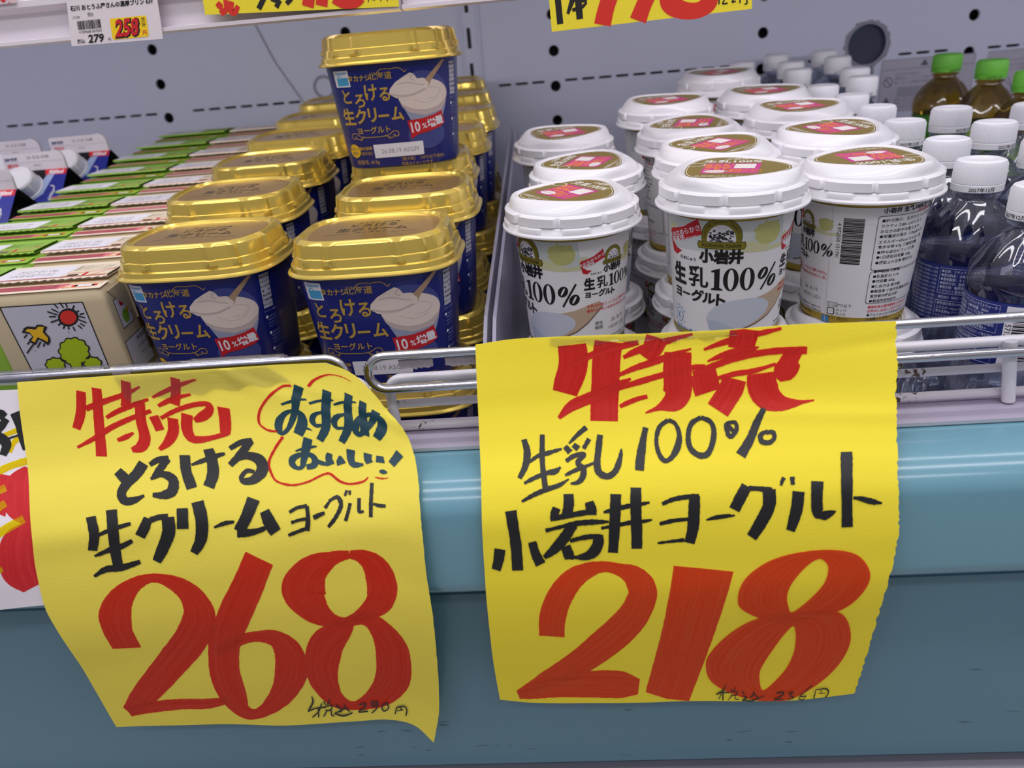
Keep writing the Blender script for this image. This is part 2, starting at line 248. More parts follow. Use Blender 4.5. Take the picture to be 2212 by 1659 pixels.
INK={
'Lr':[[155,32,22,138,81,21,119,114,18],[194,28,22,174,96,22,158,180,23],[152,73,13,202,61,13,258,49,11,297,35,4],[272,17,22,242,80,22],[191,98,8,221,87,11,257,78,11,301,68,6],[112,154,6,158,137,11,197,120,12,249,105,11,295,95,9],[278,73,23,265,112,23,261,151,24,246,171,23,225,175,11],[201,150,8,221,145,11,240,138,5],[312,65,6,355,52,11,397,40,11,440,30,5],[396,20,20,354,88,20],[316,86,8,348,76,11,373,71,10,402,68,6],[296,107,22,299,140,20],[310,114,8,350,101,10,395,93,11,427,95,13,422,110,18,402,121,20,381,128,10],[336,117,23,326,146,23,306,168,18,283,182,8],[371,112,24,358,142,24,358,164,22,373,171,16,404,170,11,437,165,11],[432,165,20,444,140,24,456,107,25],[633,75,6,611,75,5,568,95,5,531,122,5,513,150,5,518,167,5,527,173,6,538,176,4],[543,189,5,518,211,5,497,238,5,498,264,5,508,279,4,536,289,4,567,287,4,590,280,4,605,276,4,616,278,5,632,294,5,650,302,4,669,302,4,682,299,4,691,292,2],[668,82,6,696,66,5,738,54,4,763,60,4,775,76,2],[705,293,2,718,296,3,732,295,1]],
'Lk':[[186,216,19,197,231,22,210,250,20],[243,207,22,225,227,22,201,246,20,189,264,19,195,280,18,214,281,14,235,274,5],[255,212,10,275,204,13,297,204,13],[295,204,14,274,224,15,257,241,10],[252,242,6,277,235,14,297,249,20,292,272,22,272,278,16,252,275,8],[331,201,22,327,235,22,333,271,22],[340,223,5,366,217,10,394,211,10,414,208,6],[383,194,22,384,217,23,380,246,24,367,272,22],[427,199,9,455,189,12,479,189,13],[475,188,15,448,211,15,418,233,11],[420,229,8,453,218,15,479,230,23,480,252,23,460,268,18,440,269,13,436,260,10,449,249,9,464,253,8],[123,304,19,126,342,21,120,375,19],[134,344,7,156,337,9,180,332,9,202,328,7],[166,295,22,165,352,22,167,412,20],[123,387,5,157,377,12,179,373,12,202,364,8],[115,429,5,142,417,13,173,417,14,213,409,9],[238,321,18,229,340,22,218,357,22],[242,326,12,262,322,12,278,324,14],[278,324,26,277,355,27,262,387,24,246,412,18],[309,309,23,306,351,24],[341,299,25,346,338,26,341,376,24,324,402,16],[370,354,4,392,348,9,412,347,5],[455,306,26,436,343,24,419,367,22],[416,370,18,442,372,15,466,369,10,484,362,6],[475,333,20,483,356,25,494,378,24],[525,342,7,542,335,7,562,334,8],[562,334,8,562,359,9,558,383,10],[527,363,6,542,360,6,559,359,6],[519,387,6,539,382,7,557,378,7],[573,359,9,585,355,9,597,352,6],[612,327,5,598,343,7],[607,330,6,625,325,8,631,342,9,618,364,8,601,381,7],[645,314,6,640,325,5],[651,315,5,650,324,5],[650,340,7,645,355,7,637,374,7],[669,332,7,667,351,7,667,359,7,676,359,5],[697,304,7,693,337,8,689,371,8],[697,345,6,708,349,7,722,350,7]],
'Lt':[[581,117,5,604,113,6,624,111,6,641,113,5],[648,79,18,621,108,17,598,139,13,568,169,9,547,182,8,542,175,13,554,155,15,575,139,10,593,134,8,607,136,7,609,146,15,601,162,19,589,175,19,575,189,18],[588,175,5,599,177,8,608,185,2],[641,123,5,662,120,6,678,120,6,697,121,4],[700,97,16,672,133,17,655,159,17,636,185,16,612,208,14],[659,146,6,637,149,9,623,161,11,621,174,10,635,176,7],[690,132,4,710,128,6,726,127,5,743,129,4],[741,109,15,714,143,15,698,167,15,677,195,15,654,218,13],[700,156,5,679,160,10,663,172,11,659,186,9,673,189,6],[760,128,13,738,155,14,721,181,15,707,208,18],[772,152,15,737,181,11,700,205,10,693,198,13,706,180,12,727,166,10,753,160,10,766,167,15,759,185,18,744,202,18,728,216,15],[556,223,3,572,220,6,587,219,6,602,219,3],[591,200,17,578,222,17,568,242,13,561,256,9,551,257,8,543,248,13,547,237,13,566,231,9,584,235,11,590,245,13,585,256,13,570,258,10],[591,247,8,600,253,9,615,259,6],[623,237,11,618,247,14,620,260,15],[636,249,13,639,252,15,641,262,19],[667,235,17,662,253,15,666,265,13,685,267,5],[699,246,17,696,256,15,698,265,15],[722,252,15,720,265,18],[768,245,16,743,268,15],[715,282,4,723,283,9,731,284,4]],
'LR':[[119,596,60,121,550,61,133,516,61,160,479,48,199,452,27,239,446,19,282,467,38,304,499,57,299,539,63,260,587,62,206,631,59,147,676,53,91,716,43,48,743,22],[49,744,22,91,737,25,131,733,25,184,730,24,238,731,23,296,724,13],[454,425,61,419,479,61,373,537,61,331,594,62,311,643,65,305,679,70,308,719,64,323,748,38,350,754,22,385,737,32,425,705,51,453,666,69,460,642,69,456,616,61,438,594,38,408,587,24,379,589,21,350,598,22,323,610,19,301,621,10],[636,440,16,602,443,29,560,460,61,534,490,85,528,514,86,541,544,64,564,565,35,593,574,19,637,572,27,664,593,45,683,630,73,685,659,78,677,692,77,646,726,57,587,746,19,546,732,35,525,697,61,524,657,73,547,616,69,590,586,38,613,570,19,640,560,29,672,542,51,689,510,62,689,483,61,678,462,48,659,447,29,636,440,16]],
'Ln':[[488,717,2,488,730,4,474,749,3],[474,749,3,492,744,3,517,743,3],[508,734,3,499,751,3,483,763,3],[499,745,3,498,764,3],[513,730,3,517,738,3],[528,728,3,521,738,3],[515,741,3,531,741,3,527,750,3,515,750,3],[520,750,3,510,763,3],[529,750,3,530,761,3,537,763,2],[540,740,3,552,751,3,537,758,3],[561,741,3,559,749,3,550,756,3],[562,747,3,573,756,3],[537,758,3,558,764,4,580,759,3],[595,743,3,610,742,3,608,750,3,595,758,3,617,758,3],[638,742,3,625,740,3,628,749,3,640,745,3],[639,739,3,638,753,3,626,763,3],[661,743,3,650,750,3,655,760,3,666,754,3,661,743,3],[685,751,3,683,765,3],[685,751,3,702,747,3,710,753,3,709,765,3],[696,750,3,696,756,3],[687,758,2,701,754,2]],
'Rr':[[207,18,61,209,49,63,205,74,62,195,101,59,189,121,54],[285,14,59,279,57,61,276,107,60,274,144,60,272,183,59],[196,65,6,218,55,13,244,43,15,282,32,15,317,24,14,349,18,11],[174,174,8,203,149,23,242,133,25,280,119,22,307,107,19,331,94,5],[316,49,8,344,36,15,382,25,18,420,15,13,466,5,5],[390,8,48,379,32,43,364,52,30],[305,86,8,343,71,13,381,60,15,419,48,13,462,36,4],[305,114,9,343,103,13,393,90,13,430,83,13,463,76,12,491,72,5],[433,42,58,431,74,61,432,107,61,430,131,61,419,146,48,393,157,15,362,168,3],[307,153,8,325,145,11,348,137,10,367,133,9],[489,39,5,520,29,11,559,20,14,607,13,13,656,6,6],[577,1,61,573,21,60,568,42,55],[496,64,4,526,54,13,558,48,18,587,45,14,607,41,3],[485,87,58,497,130,56],[464,89,11,506,75,14,548,63,14,596,55,14,647,52,14,710,54,16],[698,56,10,677,69,39,669,87,48,657,99,45,647,111,19],[512,102,8,551,94,11,595,90,11,643,79,6],[554,104,53,547,125,55,533,147,53,518,168,51],[612,96,61,614,121,63,629,147,58,655,161,35,681,163,19,703,161,8,727,158,3]],
'Rk':[[97,217,12,103,244,15,98,274,14,84,301,10],[137,208,11,135,271,12,140,332,12],[105,268,6,126,254,9,149,248,10,178,240,5],[94,312,6,119,300,10,144,291,10,162,288,13,174,279,4],[88,351,6,115,337,10,143,326,11,169,318,10,191,305,3],[233,195,11,214,210,10,194,229,4],[185,235,11,196,248,13],[203,232,12,214,241,13],[238,220,11,225,241,8],[186,267,9,204,256,10,226,253,10,211,271,11,223,285,13,220,303,13,209,313,10,194,315,4],[183,297,6,205,287,9,226,280,8,247,272,6],[262,212,13,257,244,14,253,276,15,258,294,15,276,301,14,293,289,13,303,264,11,307,243,4],[361,199,11,354,228,15,347,265,20,344,290,19],[410,185,9,391,199,10,383,226,9,387,254,10,399,271,10,414,265,11,428,243,15,433,216,10,425,193,8,410,185,9],[481,182,9,460,195,11,452,222,11,456,247,12,473,262,13,491,261,13,503,241,12,508,212,11,501,192,10,481,182,9],[553,217,8,539,204,10,538,219,10,546,225,10,557,211,9,554,196,8,536,199,9,534,213,6],[618,170,11,602,198,16,585,234,19,564,266,23],[624,218,8,609,225,10,611,239,11,627,242,10,638,233,9,635,221,10,621,221,8],[64,370,25,72,438,24,74,500,24],[37,453,24,33,476,23,26,499,20],[108,438,18,114,463,20,125,487,23],[189,337,21,189,359,23,185,381,22],[163,366,18,158,378,17,153,390,9],[149,389,11,179,384,12,209,379,12,237,375,11],[233,354,19,237,369,23,237,382,24],[138,414,8,173,406,8,209,399,12,245,397,11,275,397,5],[198,402,21,178,430,23,156,454,20,133,472,9],[180,448,22,189,474,23],[190,437,8,214,431,10,238,428,11,262,430,11],[252,431,23,250,446,24,241,461,24,226,470,18,204,473,8],[183,473,9,207,473,8,229,471,6],[264,377,6,294,370,10,321,364,10,345,361,9,364,358,4],[258,411,6,293,405,9,321,400,10,348,398,8,369,395,4],[291,339,23,289,381,24,286,423,23,283,464,22],[335,326,24,334,367,24,335,412,24,335,456,24],[391,362,8,415,353,10,442,349,11,471,348,10],[461,347,24,460,380,25,457,415,25,449,447,23],[385,404,8,417,398,9,450,396,8],[380,445,4,411,442,7,438,440,8],[488,399,3,511,394,8,538,391,8],[575,330,24,561,353,25,547,379,24],[578,335,10,603,337,11,629,342,13],[623,339,29,622,373,28,605,406,27,584,438,24],[656,316,9,652,323,8,649,332,6],[674,315,10,674,322,10,675,332,8],[486,399,3,502,395,8,518,393,9,535,392,6,548,391,3],[687,346,26,683,378,26,676,403,24,668,427,19],[728,326,26,726,361,25,727,389,24,734,398,16],[725,396,10,741,397,19,752,394,16,767,389,3],[793,268,26,792,322,25,791,378,24,791,423,24],[805,363,5,822,366,10,838,371,13,853,375,10,867,378,3]],
'RO':[[145,642,59,148,605,60,164,562,57,192,524,50,226,503,36,263,494,24,300,501,27,331,516,48,352,549,65,339,591,69,308,627,71,262,663,68,199,705,57,120,742,39,50,774,18],[50,775,15,93,764,33,147,754,45,216,749,56,268,748,60,313,750,57,353,755,33],[484,502,134,478,553,130,466,625,124,448,703,118,424,783,112]],
'Rn':[[570,752,1,564,764,3,547,774,2],[547,774,2,561,770,2,580,769,2],[564,762,3,566,786,3],[561,771,2,555,784,2],[582,762,2,587,766,2],[593,758,2,591,765,2],[584,768,2,599,767,2,598,774,2,585,775,2],[589,774,2,579,786,2],[596,774,2,597,782,2,607,784,2],[612,767,2,618,771,3],[615,775,2,625,780,3,615,786,3],[641,766,2,641,774,3,634,780,2],[643,772,2,655,781,2],[615,785,2,641,786,3,670,776,1],[697,771,2,715,769,3,712,777,3,696,785,2,718,784,2],[728,771,2,740,770,2,733,776,2,745,781,2,730,786,2],[784,758,2,767,772,2,757,783,2,769,787,2,775,779,2],[775,779,2,760,780,2],[796,768,2,797,788,3],[796,768,2,821,768,3,831,777,3,826,789,3],[811,769,2,811,778,2],[806,777,1,821,777,2]],
'Wy':[[141,115,9,169,97,11,196,87,11],[179,133,13,188,115,13,207,97,11],[141,181,16,179,164,16,220,154,16],[141,218,16,163,213,16,173,209,16],[141,261,17,160,250,16,173,242,16],[141,314,19,179,295,19,213,279,19],[141,394,13,166,381,13]],
'Wk':[[141,47,19,160,50,19,169,58,19],[173,61,16,160,79,17,141,91,19],[147,91,19,173,114,22,166,139,16],[141,115,4,169,106,4,207,96,5],[193,48,24,204,78,22,210,104,20,218,129,16]],
'Wr':[[163,179,38,154,212,63,135,254,82],[235,173,47,226,202,103,225,227,108,226,252,103,238,286,44],[238,295,50,224,330,119,224,358,129,227,387,122,242,424,69]],
}
LOOPS=[[[738,486,717,495,695,519,681,544,679,566,686,585,696,599,714,589,739,564,756,539,760,517,756,499],[758,468,684,473,623,490,579,524,568,564,586,593,665,620,750,613,817,597,851,564,856,524,820,483]],[[706,629,690,646,672,675,656,704,648,726,652,748,664,766,688,749,711,720,721,687,719,658,714,640],[708,600,624,610,569,637,527,677,514,710,537,751,623,782,720,789,797,759,842,714,850,660,807,604]]]
FLAT={
'A':[('s','r',[-234.5,61,3.74,-232.8,59,4.81,-230.9,57.9,3.21]),('s','r',[-227.6,62.4,3.73,-228.4,56.7,4.07,-233.5,53.8,4.29]),('s','r',[-223.5,61.1,3.73,-225.4,55.5,4.28,-223,53.8,4.29,-219.3,57.9,3.21]),('s','k',[-199.4,61,3.72,-204.6,54.7,3.74]),('s','k',[-194.1,60.5,3.19,-189.1,58.2,3.19]),('s','k',[-187.8,59,3.19,-191.5,54.6,3.42]),('s','k',[-179.1,59.3,3.19,-183.5,56.3,3.19]),('s','r',[-165.8,60,8.48,-168.2,53.1,8.52]),('s','r',[-156.2,59.2,8.47,-158.1,52.8,8.51]),('s','r',[-148.5,56.7,6.36,-141.6,52.8,6.37,-133,52.6,6.37,-127.2,54.9,4.23]),('s','k',[-123.1,54.1,0.64,-123.5,52.5,0.64]),('s','k',[-120.9,53.9,0.64,-118.4,53.3,0.64]),('s','k',[-114.6,53.4,0.63,-114.2,52.2,0.64]),('s','k',[-109.8,53,0.63,-109.4,51.8,0.64])],
'B':[('s','k',[12.8,43.7,4.35,13.7,26.3,4.41]),('s','k',[23.5,41.8,3.94,19.4,32.4,2.09]),('s','k',[27.1,41.5,4.66,27.8,28.4,4.71]),('s','k',[22.7,34.5,2.29,29,35.8,2.6,33.2,38.3,1.04]),('s','k',[29.2,40.4,2.59,33.2,39.2,2.07]),('s','r',[50.9,44.2,11.33,46.5,33.4,11.43,43.6,23.3,12.05]),('s','r',[77.5,41.9,10.8,72.8,33.1,10.88,68.8,24.1,12]),('s','r',[90.7,40.8,12.33,91.7,33.4,13.43,100,28.1,11.4,111.2,27.1,10.35,118.3,31.2,11.35,120.1,38.4,10.26]),('s','k',[125.6,32.9,0.93,125.4,29.7,0.93]),('s','k',[129.4,32.5,0.93,128,29.9,0.93,131.5,29.9,0.93]),('s','k',[135.5,32,0.93,134.6,30.3,0.93,137.1,30.7,0.93]),('s','k',[140.1,31.7,0.93,139.9,29.2,0.93]),('s','k',[144.6,31.3,0.93,144.9,28.8,0.93,143.3,28.2,0.93])],
'C':[('p','w',[-28.5,-9.3,0.05,27.8,-9.6,0.05,27.9,-60.6,0.06,27.6,-82.5,0.06,-29.1,-78.9,0.06,-28.5,-58.7,0.06,-30.1,-13.7,0.05]),('s','k',[-42.7,-9.5,0.81,-28.4,-9.1,0.8]),('s','k',[-28.4,-9.1,0.8,28.4,-9.3,0.8]),('s','k',[28.1,-9.2,0.8,28.2,-60.6,0.83]),('s','k',[28.2,-60.6,0.83,27.9,-81.3,0.84]),('s','k',[-30.6,-5.9,0.91,-30.1,-13.7,0.92]),('s','k',[-30.1,-13.7,0.92,-28.4,-59.4,0.95]),('s','k',[-28.4,-59.4,0.95,-29.1,-78.9,0.96]),('p','k',[21.5,-20,0.05,20.5,-21.8,0.05,19.1,-23.3,0.05,17.4,-24.7,0.05,15.4,-25.6,0.05,13.4,-26.2,0.05,11.4,-26.3,0.05,9.6,-25.9,0.05,8.1,-25.1,0.05,7.1,-24,0.05,6.5,-22.5,0.05,6.4,-20.8,0.05,6.9,-19.1,0.05,7.9,-17.3,0.05,9.3,-15.8,0.05,11,-14.5,0.05,13,-13.5,0.05,15,-13,0.05,17,-12.9,0.05,18.7,-13.3,0.05,20.2,-14,0.05,21.3,-15.2,0.05,21.9,-16.6,0.05,21.9,-18.3,0.05]),('p','r',[19.8,-19.9,0.05,19.1,-21.2,0.05,18.2,-22.4,0.05,16.9,-23.4,0.05,15.5,-24.1,0.05,13.9,-24.6,0.05,12.4,-24.6,0.05,11,-24.4,0.05,9.8,-23.8,0.05,8.9,-22.9,0.05,8.3,-21.8,0.05,8.2,-20.5,0.05,8.4,-19.2,0.05,9,-17.9,0.05,10,-16.7,0.05,11.3,-15.7,0.05,12.7,-15,0.05,14.2,-14.6,0.05,15.8,-14.5,0.05,17.2,-14.8,0.05,18.4,-15.4,0.05,19.3,-16.2,0.05,19.8,-17.3,0.05,20,-18.6,0.05]),('s','k',[8.3,-9.4,1.07,9.8,-12.5,1.07]),('s','k',[12.6,-8.3,1.07,13.7,-12.5,1.07]),('s','k',[16.5,-9.4,1.07,16.3,-12.4,1.07]),('s','k',[21.7,-11.1,1.07,19.4,-14,1.07]),('s','k',[23.5,-15.1,1.07,20.5,-16.6,1.07]),('s','k',[22.9,-17.9,1.07,26.4,-17.3,1.07]),('s','k',[21.9,-19.2,1.07,25.7,-20.6,1.07]),('s','k',[20.8,-21.7,1.08,25.3,-24.3,1.08]),('s','k',[20.7,-24.5,1.08,23.1,-26.7,1.08]),('s','k',[18.6,-25.8,1.08,20.6,-28.5,1.08]),('s','k',[14.7,-26.7,1.08,15,-29.8,1.08]),('s','k',[11.8,-25.9,1.08,11,-28.4,1.08]),('s','k',[9.5,-25.2,1.08,7.3,-27.6,1.08]),('s','k',[7.7,-23.1,1.08,4.8,-24.9,1.08]),('s','k',[6.5,-20.7,1.08,0.6,-22.3,1.08]),('s','k',[1.2,-18.1,1.08,5.9,-18.3,1.08]),('s','k',[1.4,-14.2,1.07,7.4,-17.1,1.07]),('s','k',[5.1,-12.5,1.07,8.9,-15.3,1.07]),('s','k',[10.2,-30.4,1.08,10,-30.8,1.09]),('p','k',[-22.9,-28.5,0.05,-20,-25.2,0.05,-16.8,-24,0.05,-11.7,-24.9,0.05,-9.7,-23.3,0.05,-6.4,-23.5,0.05,-3.1,-25.5,0.05,-6.3,-29,0.05,-4.6,-33.1,0.05,-5.4,-36.6,0.05,-8.4,-39.3,0.05,-9.7,-37.4,0.05,-13,-34.3,0.05,-17,-38.4,0.05,-19.9,-36.2,0.05,-20.5,-34.4,0.05,-16.6,-31.8,0.05,-17.6,-29.7,0.05]),('p','y',[-20,-27.5,0.05,-17.5,-25.9,0.05,-12.1,-26.9,0.05,-9.4,-24.8,0.05,-5.6,-25.3,0.05,-8,-29.2,0.05,-6.1,-33.6,0.05,-7.5,-36.7,0.05,-10.2,-34.5,0.05,-13.2,-32.6,0.05,-16.8,-36.4,0.05,-18.6,-34.8,0.05,-15.9,-32.1,0.05,-17.2,-28.5,0.05]),('s','k',[-19.8,-30.1,0.98,-22.9,-32.5,0.98]),('s','k',[-18.1,-37.5,0.99,-26,-44.3,0.99]),('s','k',[-20.3,-35.6,0.98,-22.7,-37.5,0.99]),('s','k',[-12.4,-36.1,0.98,-16.6,-40.5,0.99]),('s','k',[-10,-37.4,0.98,-12,-39.9,0.99]),('s','k',[-19.3,-42.7,0.99,-18.9,-42.8,0.99]),('p','k',[18.5,-45.7,0.05,18.9,-46.9,0.05,18.9,-48.2,0.05,18.3,-49.3,0.05,17.3,-50.2,0.06,15.9,-50.8,0.06,15,-51.7,0.06,14.4,-53.1,0.06,13.4,-54.1,0.06,12.2,-54.7,0.06,10.8,-54.7,0.06,9.5,-54.5,0.06,8.4,-55.6,0.06,7.1,-56.4,0.06,5.8,-56.5,0.06,4.7,-56.1,0.06,3.9,-55.2,0.06,2.7,-55.2,0.06,1.3,-55.5,0.06,0.1,-55.2,0.06,-0.7,-54.4,0.06,-0.9,-53.3,0.06,-1.1,-52.1,0.06,-2.4,-51.8,0.06,-3.3,-51.1,0.06,-3.7,-50.1,0.06,-3.4,-48.8,0.06,-2.6,-47.6,0.06,-3,-46.6,0.06,-3.5,-45.5,0.05,-3.4,-44.3,0.05,-2.7,-43.2,0.05,-1.5,-42.2,0.05,-0.5,-41.3,0.05,-0.4,-40,0.05,0.1,-38.8,0.05,1.1,-37.8,0.05,2.5,-37.3,0.05,3.9,-37.2,0.05,4.8,-36.2,0.05,5.8,-35.1,0.05,7,-34.4,0.05,8.3,-34.4,0.05,9.5,-34.8,0.05,10.6,-34.9,0.05,11.9,-34.2,0.05,13.2,-34,0.05,14.3,-34.3,0.05,15.1,-35.1,0.05,15.5,-36.3,0.05,16.8,-36.3,0.05,18,-36.5,0.05,18.9,-37.2,0.05,19.2,-38.3,0.05,18.9,-39.6,0.05,19.1,-40.6,0.05,20.1,-41.3,0.05,20.6,-42.3,0.05,20.4,-43.5,0.05,19.7,-44.7,0.05]),('p','k',[1.3,-49.9,0.06,12,-50.6,0.06,8.8,-60.5,0.06,0.8,-60,0.06]),('p','k',[-2.6,-55,0.06,-2.3,-55.7,0.06,-2.2,-56.3,0.06,-2.5,-57,0.06,-3,-57.6,0.06,-3.8,-58,0.06,-4.7,-58.3,0.06,-5.4,-58.6,0.06,-5.8,-59.3,0.06,-6.4,-59.9,0.06,-7.2,-60.3,0.06,-8.1,-60.5,0.06,-8.9,-60.4,0.06,-9.7,-60.1,0.06,-10.5,-60.3,0.06,-11.3,-60.7,0.06,-12.2,-60.8,0.06,-13,-60.7,0.06,-13.6,-60.3,0.06,-14,-59.7,0.06,-14.2,-59,0.06,-15.1,-59,0.06,-16,-58.8,0.06,-16.6,-58.4,0.06,-16.9,-57.9,0.06,-16.8,-57.2,0.06,-16.5,-56.5,0.06,-16.4,-55.9,0.06,-16.9,-55.3,0.06,-17.2,-54.7,0.06,-17.1,-54.1,0.06,-16.7,-53.4,0.06,-16.1,-52.9,0.06,-15.2,-52.5,0.06,-14.9,-51.9,0.06,-14.7,-51.1,0.06,-14.3,-50.5,0.06,-13.7,-50,0.06,-12.8,-49.7,0.06,-11.9,-49.6,0.06,-11,-49.7,0.06,-10.4,-49.1,0.06,-9.6,-48.6,0.06,-8.8,-48.3,0.06,-8,-48.3,0.06,-7.2,-48.6,0.06,-6.6,-49,0.06,-6,-49.3,0.06,-5.1,-49.1,0.06,-4.2,-49.1,0.06,-3.5,-49.4,0.06,-3,-49.9,0.06,-2.9,-50.5,0.06,-2.9,-51.2,0.06,-2.5,-51.6,0.06,-1.8,-52,0.06,-1.3,-52.5,0.06,-1.2,-53.1,0.06,-1.4,-53.8,0.06,-1.9,-54.4,0.06]),('p','k',[24,-56.1,0.06,24.2,-56.8,0.06,24.3,-57.5,0.06,24.1,-58.1,0.06,23.6,-58.7,0.06,22.9,-59.2,0.06,22,-59.4,0.06,21.4,-59.8,0.06,21,-60.5,0.06,20.4,-61.1,0.06,19.7,-61.5,0.06,18.9,-61.6,0.06,18.1,-61.5,0.06,17.4,-61.3,0.06,16.7,-61.4,0.06,15.9,-61.8,0.06,15.1,-62,0.06,14.4,-61.8,0.06,13.8,-61.5,0.06,13.4,-60.9,0.06,13.3,-60.2,0.06,12.4,-60.2,0.06,11.7,-60,0.06,11.1,-59.6,0.06,10.9,-59.1,0.06,10.9,-58.4,0.06,11.2,-57.7,0.06,11.3,-57.1,0.06,10.8,-56.5,0.06,10.6,-55.9,0.06,10.6,-55.3,0.06,11,-54.6,0.06,11.6,-54.1,0.06,12.4,-53.7,0.06,12.7,-53.1,0.06,12.8,-52.3,0.06,13.2,-51.7,0.06,13.8,-51.2,0.06,14.6,-50.9,0.06,15.4,-50.8,0.06,16.3,-50.9,0.06,16.8,-50.3,0.06,17.5,-49.8,0.06,18.3,-49.5,0.05,19.1,-49.5,0.05,19.8,-49.7,0.05,20.3,-50.2,0.05,20.9,-50.5,0.06,21.7,-50.3,0.05,22.5,-50.3,0.05,23.2,-50.5,0.05,23.6,-51,0.06,23.7,-51.7,0.06,23.7,-52.4,0.06,24.1,-52.8,0.06,24.8,-53.1,0.06,25.2,-53.6,0.06,25.3,-54.2,0.06,25.1,-54.9,0.06,24.6,-55.6,0.06]),('p','g',[17.6,-45.7,0.05,18,-46.7,0.05,18,-47.9,0.05,17.4,-48.9,0.05,16.4,-49.7,0.06,15.2,-50.3,0.06,14.4,-51.1,0.06,13.9,-52.3,0.06,13,-53.2,0.06,11.8,-53.7,0.06,10.6,-53.8,0.06,9.4,-53.6,0.06,8.4,-54.6,0.06,7.3,-55.3,0.06,6.1,-55.4,0.06,5.1,-55,0.06,4.3,-54.2,0.06,3.3,-54.2,0.06,2,-54.5,0.06,0.9,-54.2,0.06,0.2,-53.5,0.06,-0.1,-52.5,0.06,-0.2,-51.4,0.06,-1.4,-51.1,0.06,-2.2,-50.5,0.06,-2.6,-49.6,0.06,-2.3,-48.5,0.06,-1.6,-47.3,0.06,-1.9,-46.4,0.06,-2.4,-45.4,0.05,-2.3,-44.4,0.05,-1.7,-43.3,0.05,-0.6,-42.5,0.05,0.3,-41.7,0.05,0.4,-40.5,0.05,0.9,-39.4,0.05,1.8,-38.5,0.05,3,-38.1,0.05,4.3,-37.9,0.05,5.1,-37,0.05,6,-36,0.05,7.1,-35.5,0.05,8.3,-35.4,0.05,9.3,-35.8,0.05,10.3,-35.9,0.05,11.6,-35.3,0.05,12.8,-35,0.05,13.8,-35.3,0.05,14.4,-36.1,0.05,14.8,-37.1,0.05,16,-37.1,0.05,17.1,-37.3,0.05,17.9,-38,0.05,18.2,-38.9,0.05,17.9,-40.1,0.05,18.1,-41,0.05,19,-41.7,0.05,19.5,-42.6,0.05,19.3,-43.6,0.05,18.6,-44.7,0.05]),('p','g',[2.3,-50,0.06,11,-50.5,0.06,7.8,-60.5,0.06,1.8,-60.1,0.06]),('p','g',[-3.5,-55,0.06,-3.3,-55.5,0.06,-3.2,-56,0.06,-3.4,-56.6,0.06,-3.9,-57.1,0.06,-4.5,-57.4,0.06,-5.3,-57.6,0.06,-5.9,-57.9,0.06,-6.3,-58.5,0.06,-6.8,-59,0.06,-7.4,-59.3,0.06,-8.2,-59.4,0.06,-8.9,-59.4,0.06,-9.6,-59.1,0.06,-10.2,-59.3,0.06,-11,-59.6,0.06,-11.7,-59.7,0.06,-12.4,-59.6,0.06,-12.9,-59.3,0.06,-13.3,-58.8,0.06,-13.5,-58.2,0.06,-14.3,-58.2,0.06,-15,-58.1,0.06,-15.5,-57.7,0.06,-15.7,-57.3,0.06,-15.7,-56.7,0.06,-15.5,-56.1,0.06,-15.4,-55.6,0.06,-15.8,-55.2,0.06,-16.1,-54.7,0.06,-16,-54.1,0.06,-15.7,-53.6,0.06,-15.1,-53.2,0.06,-14.4,-52.8,0.06,-14.2,-52.3,0.06,-14,-51.7,0.06,-13.7,-51.2,0.06,-13.1,-50.8,0.06,-12.4,-50.6,0.06,-11.6,-50.5,0.06,-10.8,-50.6,0.06,-10.3,-50.1,0.06,-9.7,-49.7,0.06,-9,-49.5,0.06,-8.2,-49.4,0.06,-7.6,-49.6,0.06,-7.1,-50,0.06,-6.5,-50.2,0.06,-5.8,-50.1,0.06,-5,-50.1,0.06,-4.4,-50.3,0.06,-4,-50.7,0.06,-3.8,-51.3,0.06,-3.9,-51.8,0.06,-3.5,-52.2,0.06,-2.9,-52.5,0.06,-2.5,-52.9,0.06,-2.3,-53.4,0.06,-2.5,-54,0.06,-2.9,-54.5,0.06]),('p','g',[23,-56.1,0.06,23.3,-56.6,0.06,23.3,-57.2,0.06,23.1,-57.7,0.06,22.7,-58.2,0.06,22.1,-58.6,0.06,21.4,-58.8,0.06,20.9,-59,0.06,20.5,-59.6,0.06,20.1,-60.1,0.06,19.5,-60.4,0.06,18.8,-60.6,0.06,18.1,-60.5,0.06,17.5,-60.3,0.06,16.9,-60.4,0.06,16.3,-60.7,0.06,15.6,-60.8,0.06,15,-60.7,0.06,14.5,-60.4,0.06,14.2,-60,0.06,14,-59.4,0.06,13.3,-59.4,0.06,12.7,-59.2,0.06,12.2,-58.9,0.06,12,-58.5,0.06,12,-57.9,0.06,12.2,-57.3,0.06,12.3,-56.8,0.06,11.9,-56.4,0.06,11.7,-55.9,0.06,11.7,-55.3,0.06,12,-54.8,0.06,12.6,-54.4,0.06,13.2,-54,0.06,13.4,-53.5,0.06,13.6,-52.9,0.06,13.9,-52.4,0.06,14.4,-52,0.06,15.1,-51.8,0.06,15.8,-51.7,0.06,16.5,-51.8,0.06,16.9,-51.3,0.06,17.5,-50.9,0.06,18.2,-50.6,0.06,18.8,-50.6,0.06,19.4,-50.8,0.06,19.9,-51.2,0.06,20.4,-51.4,0.06,21.1,-51.3,0.06,21.7,-51.3,0.06,22.3,-51.5,0.06,22.7,-51.9,0.06,22.8,-52.4,0.06,22.8,-53,0.06,23.1,-53.3,0.06,23.7,-53.6,0.06,24,-54,0.06,24.1,-54.5,0.06,24,-55.1,0.06,23.6,-55.6,0.06])],
}
TILT = radians(2.5)
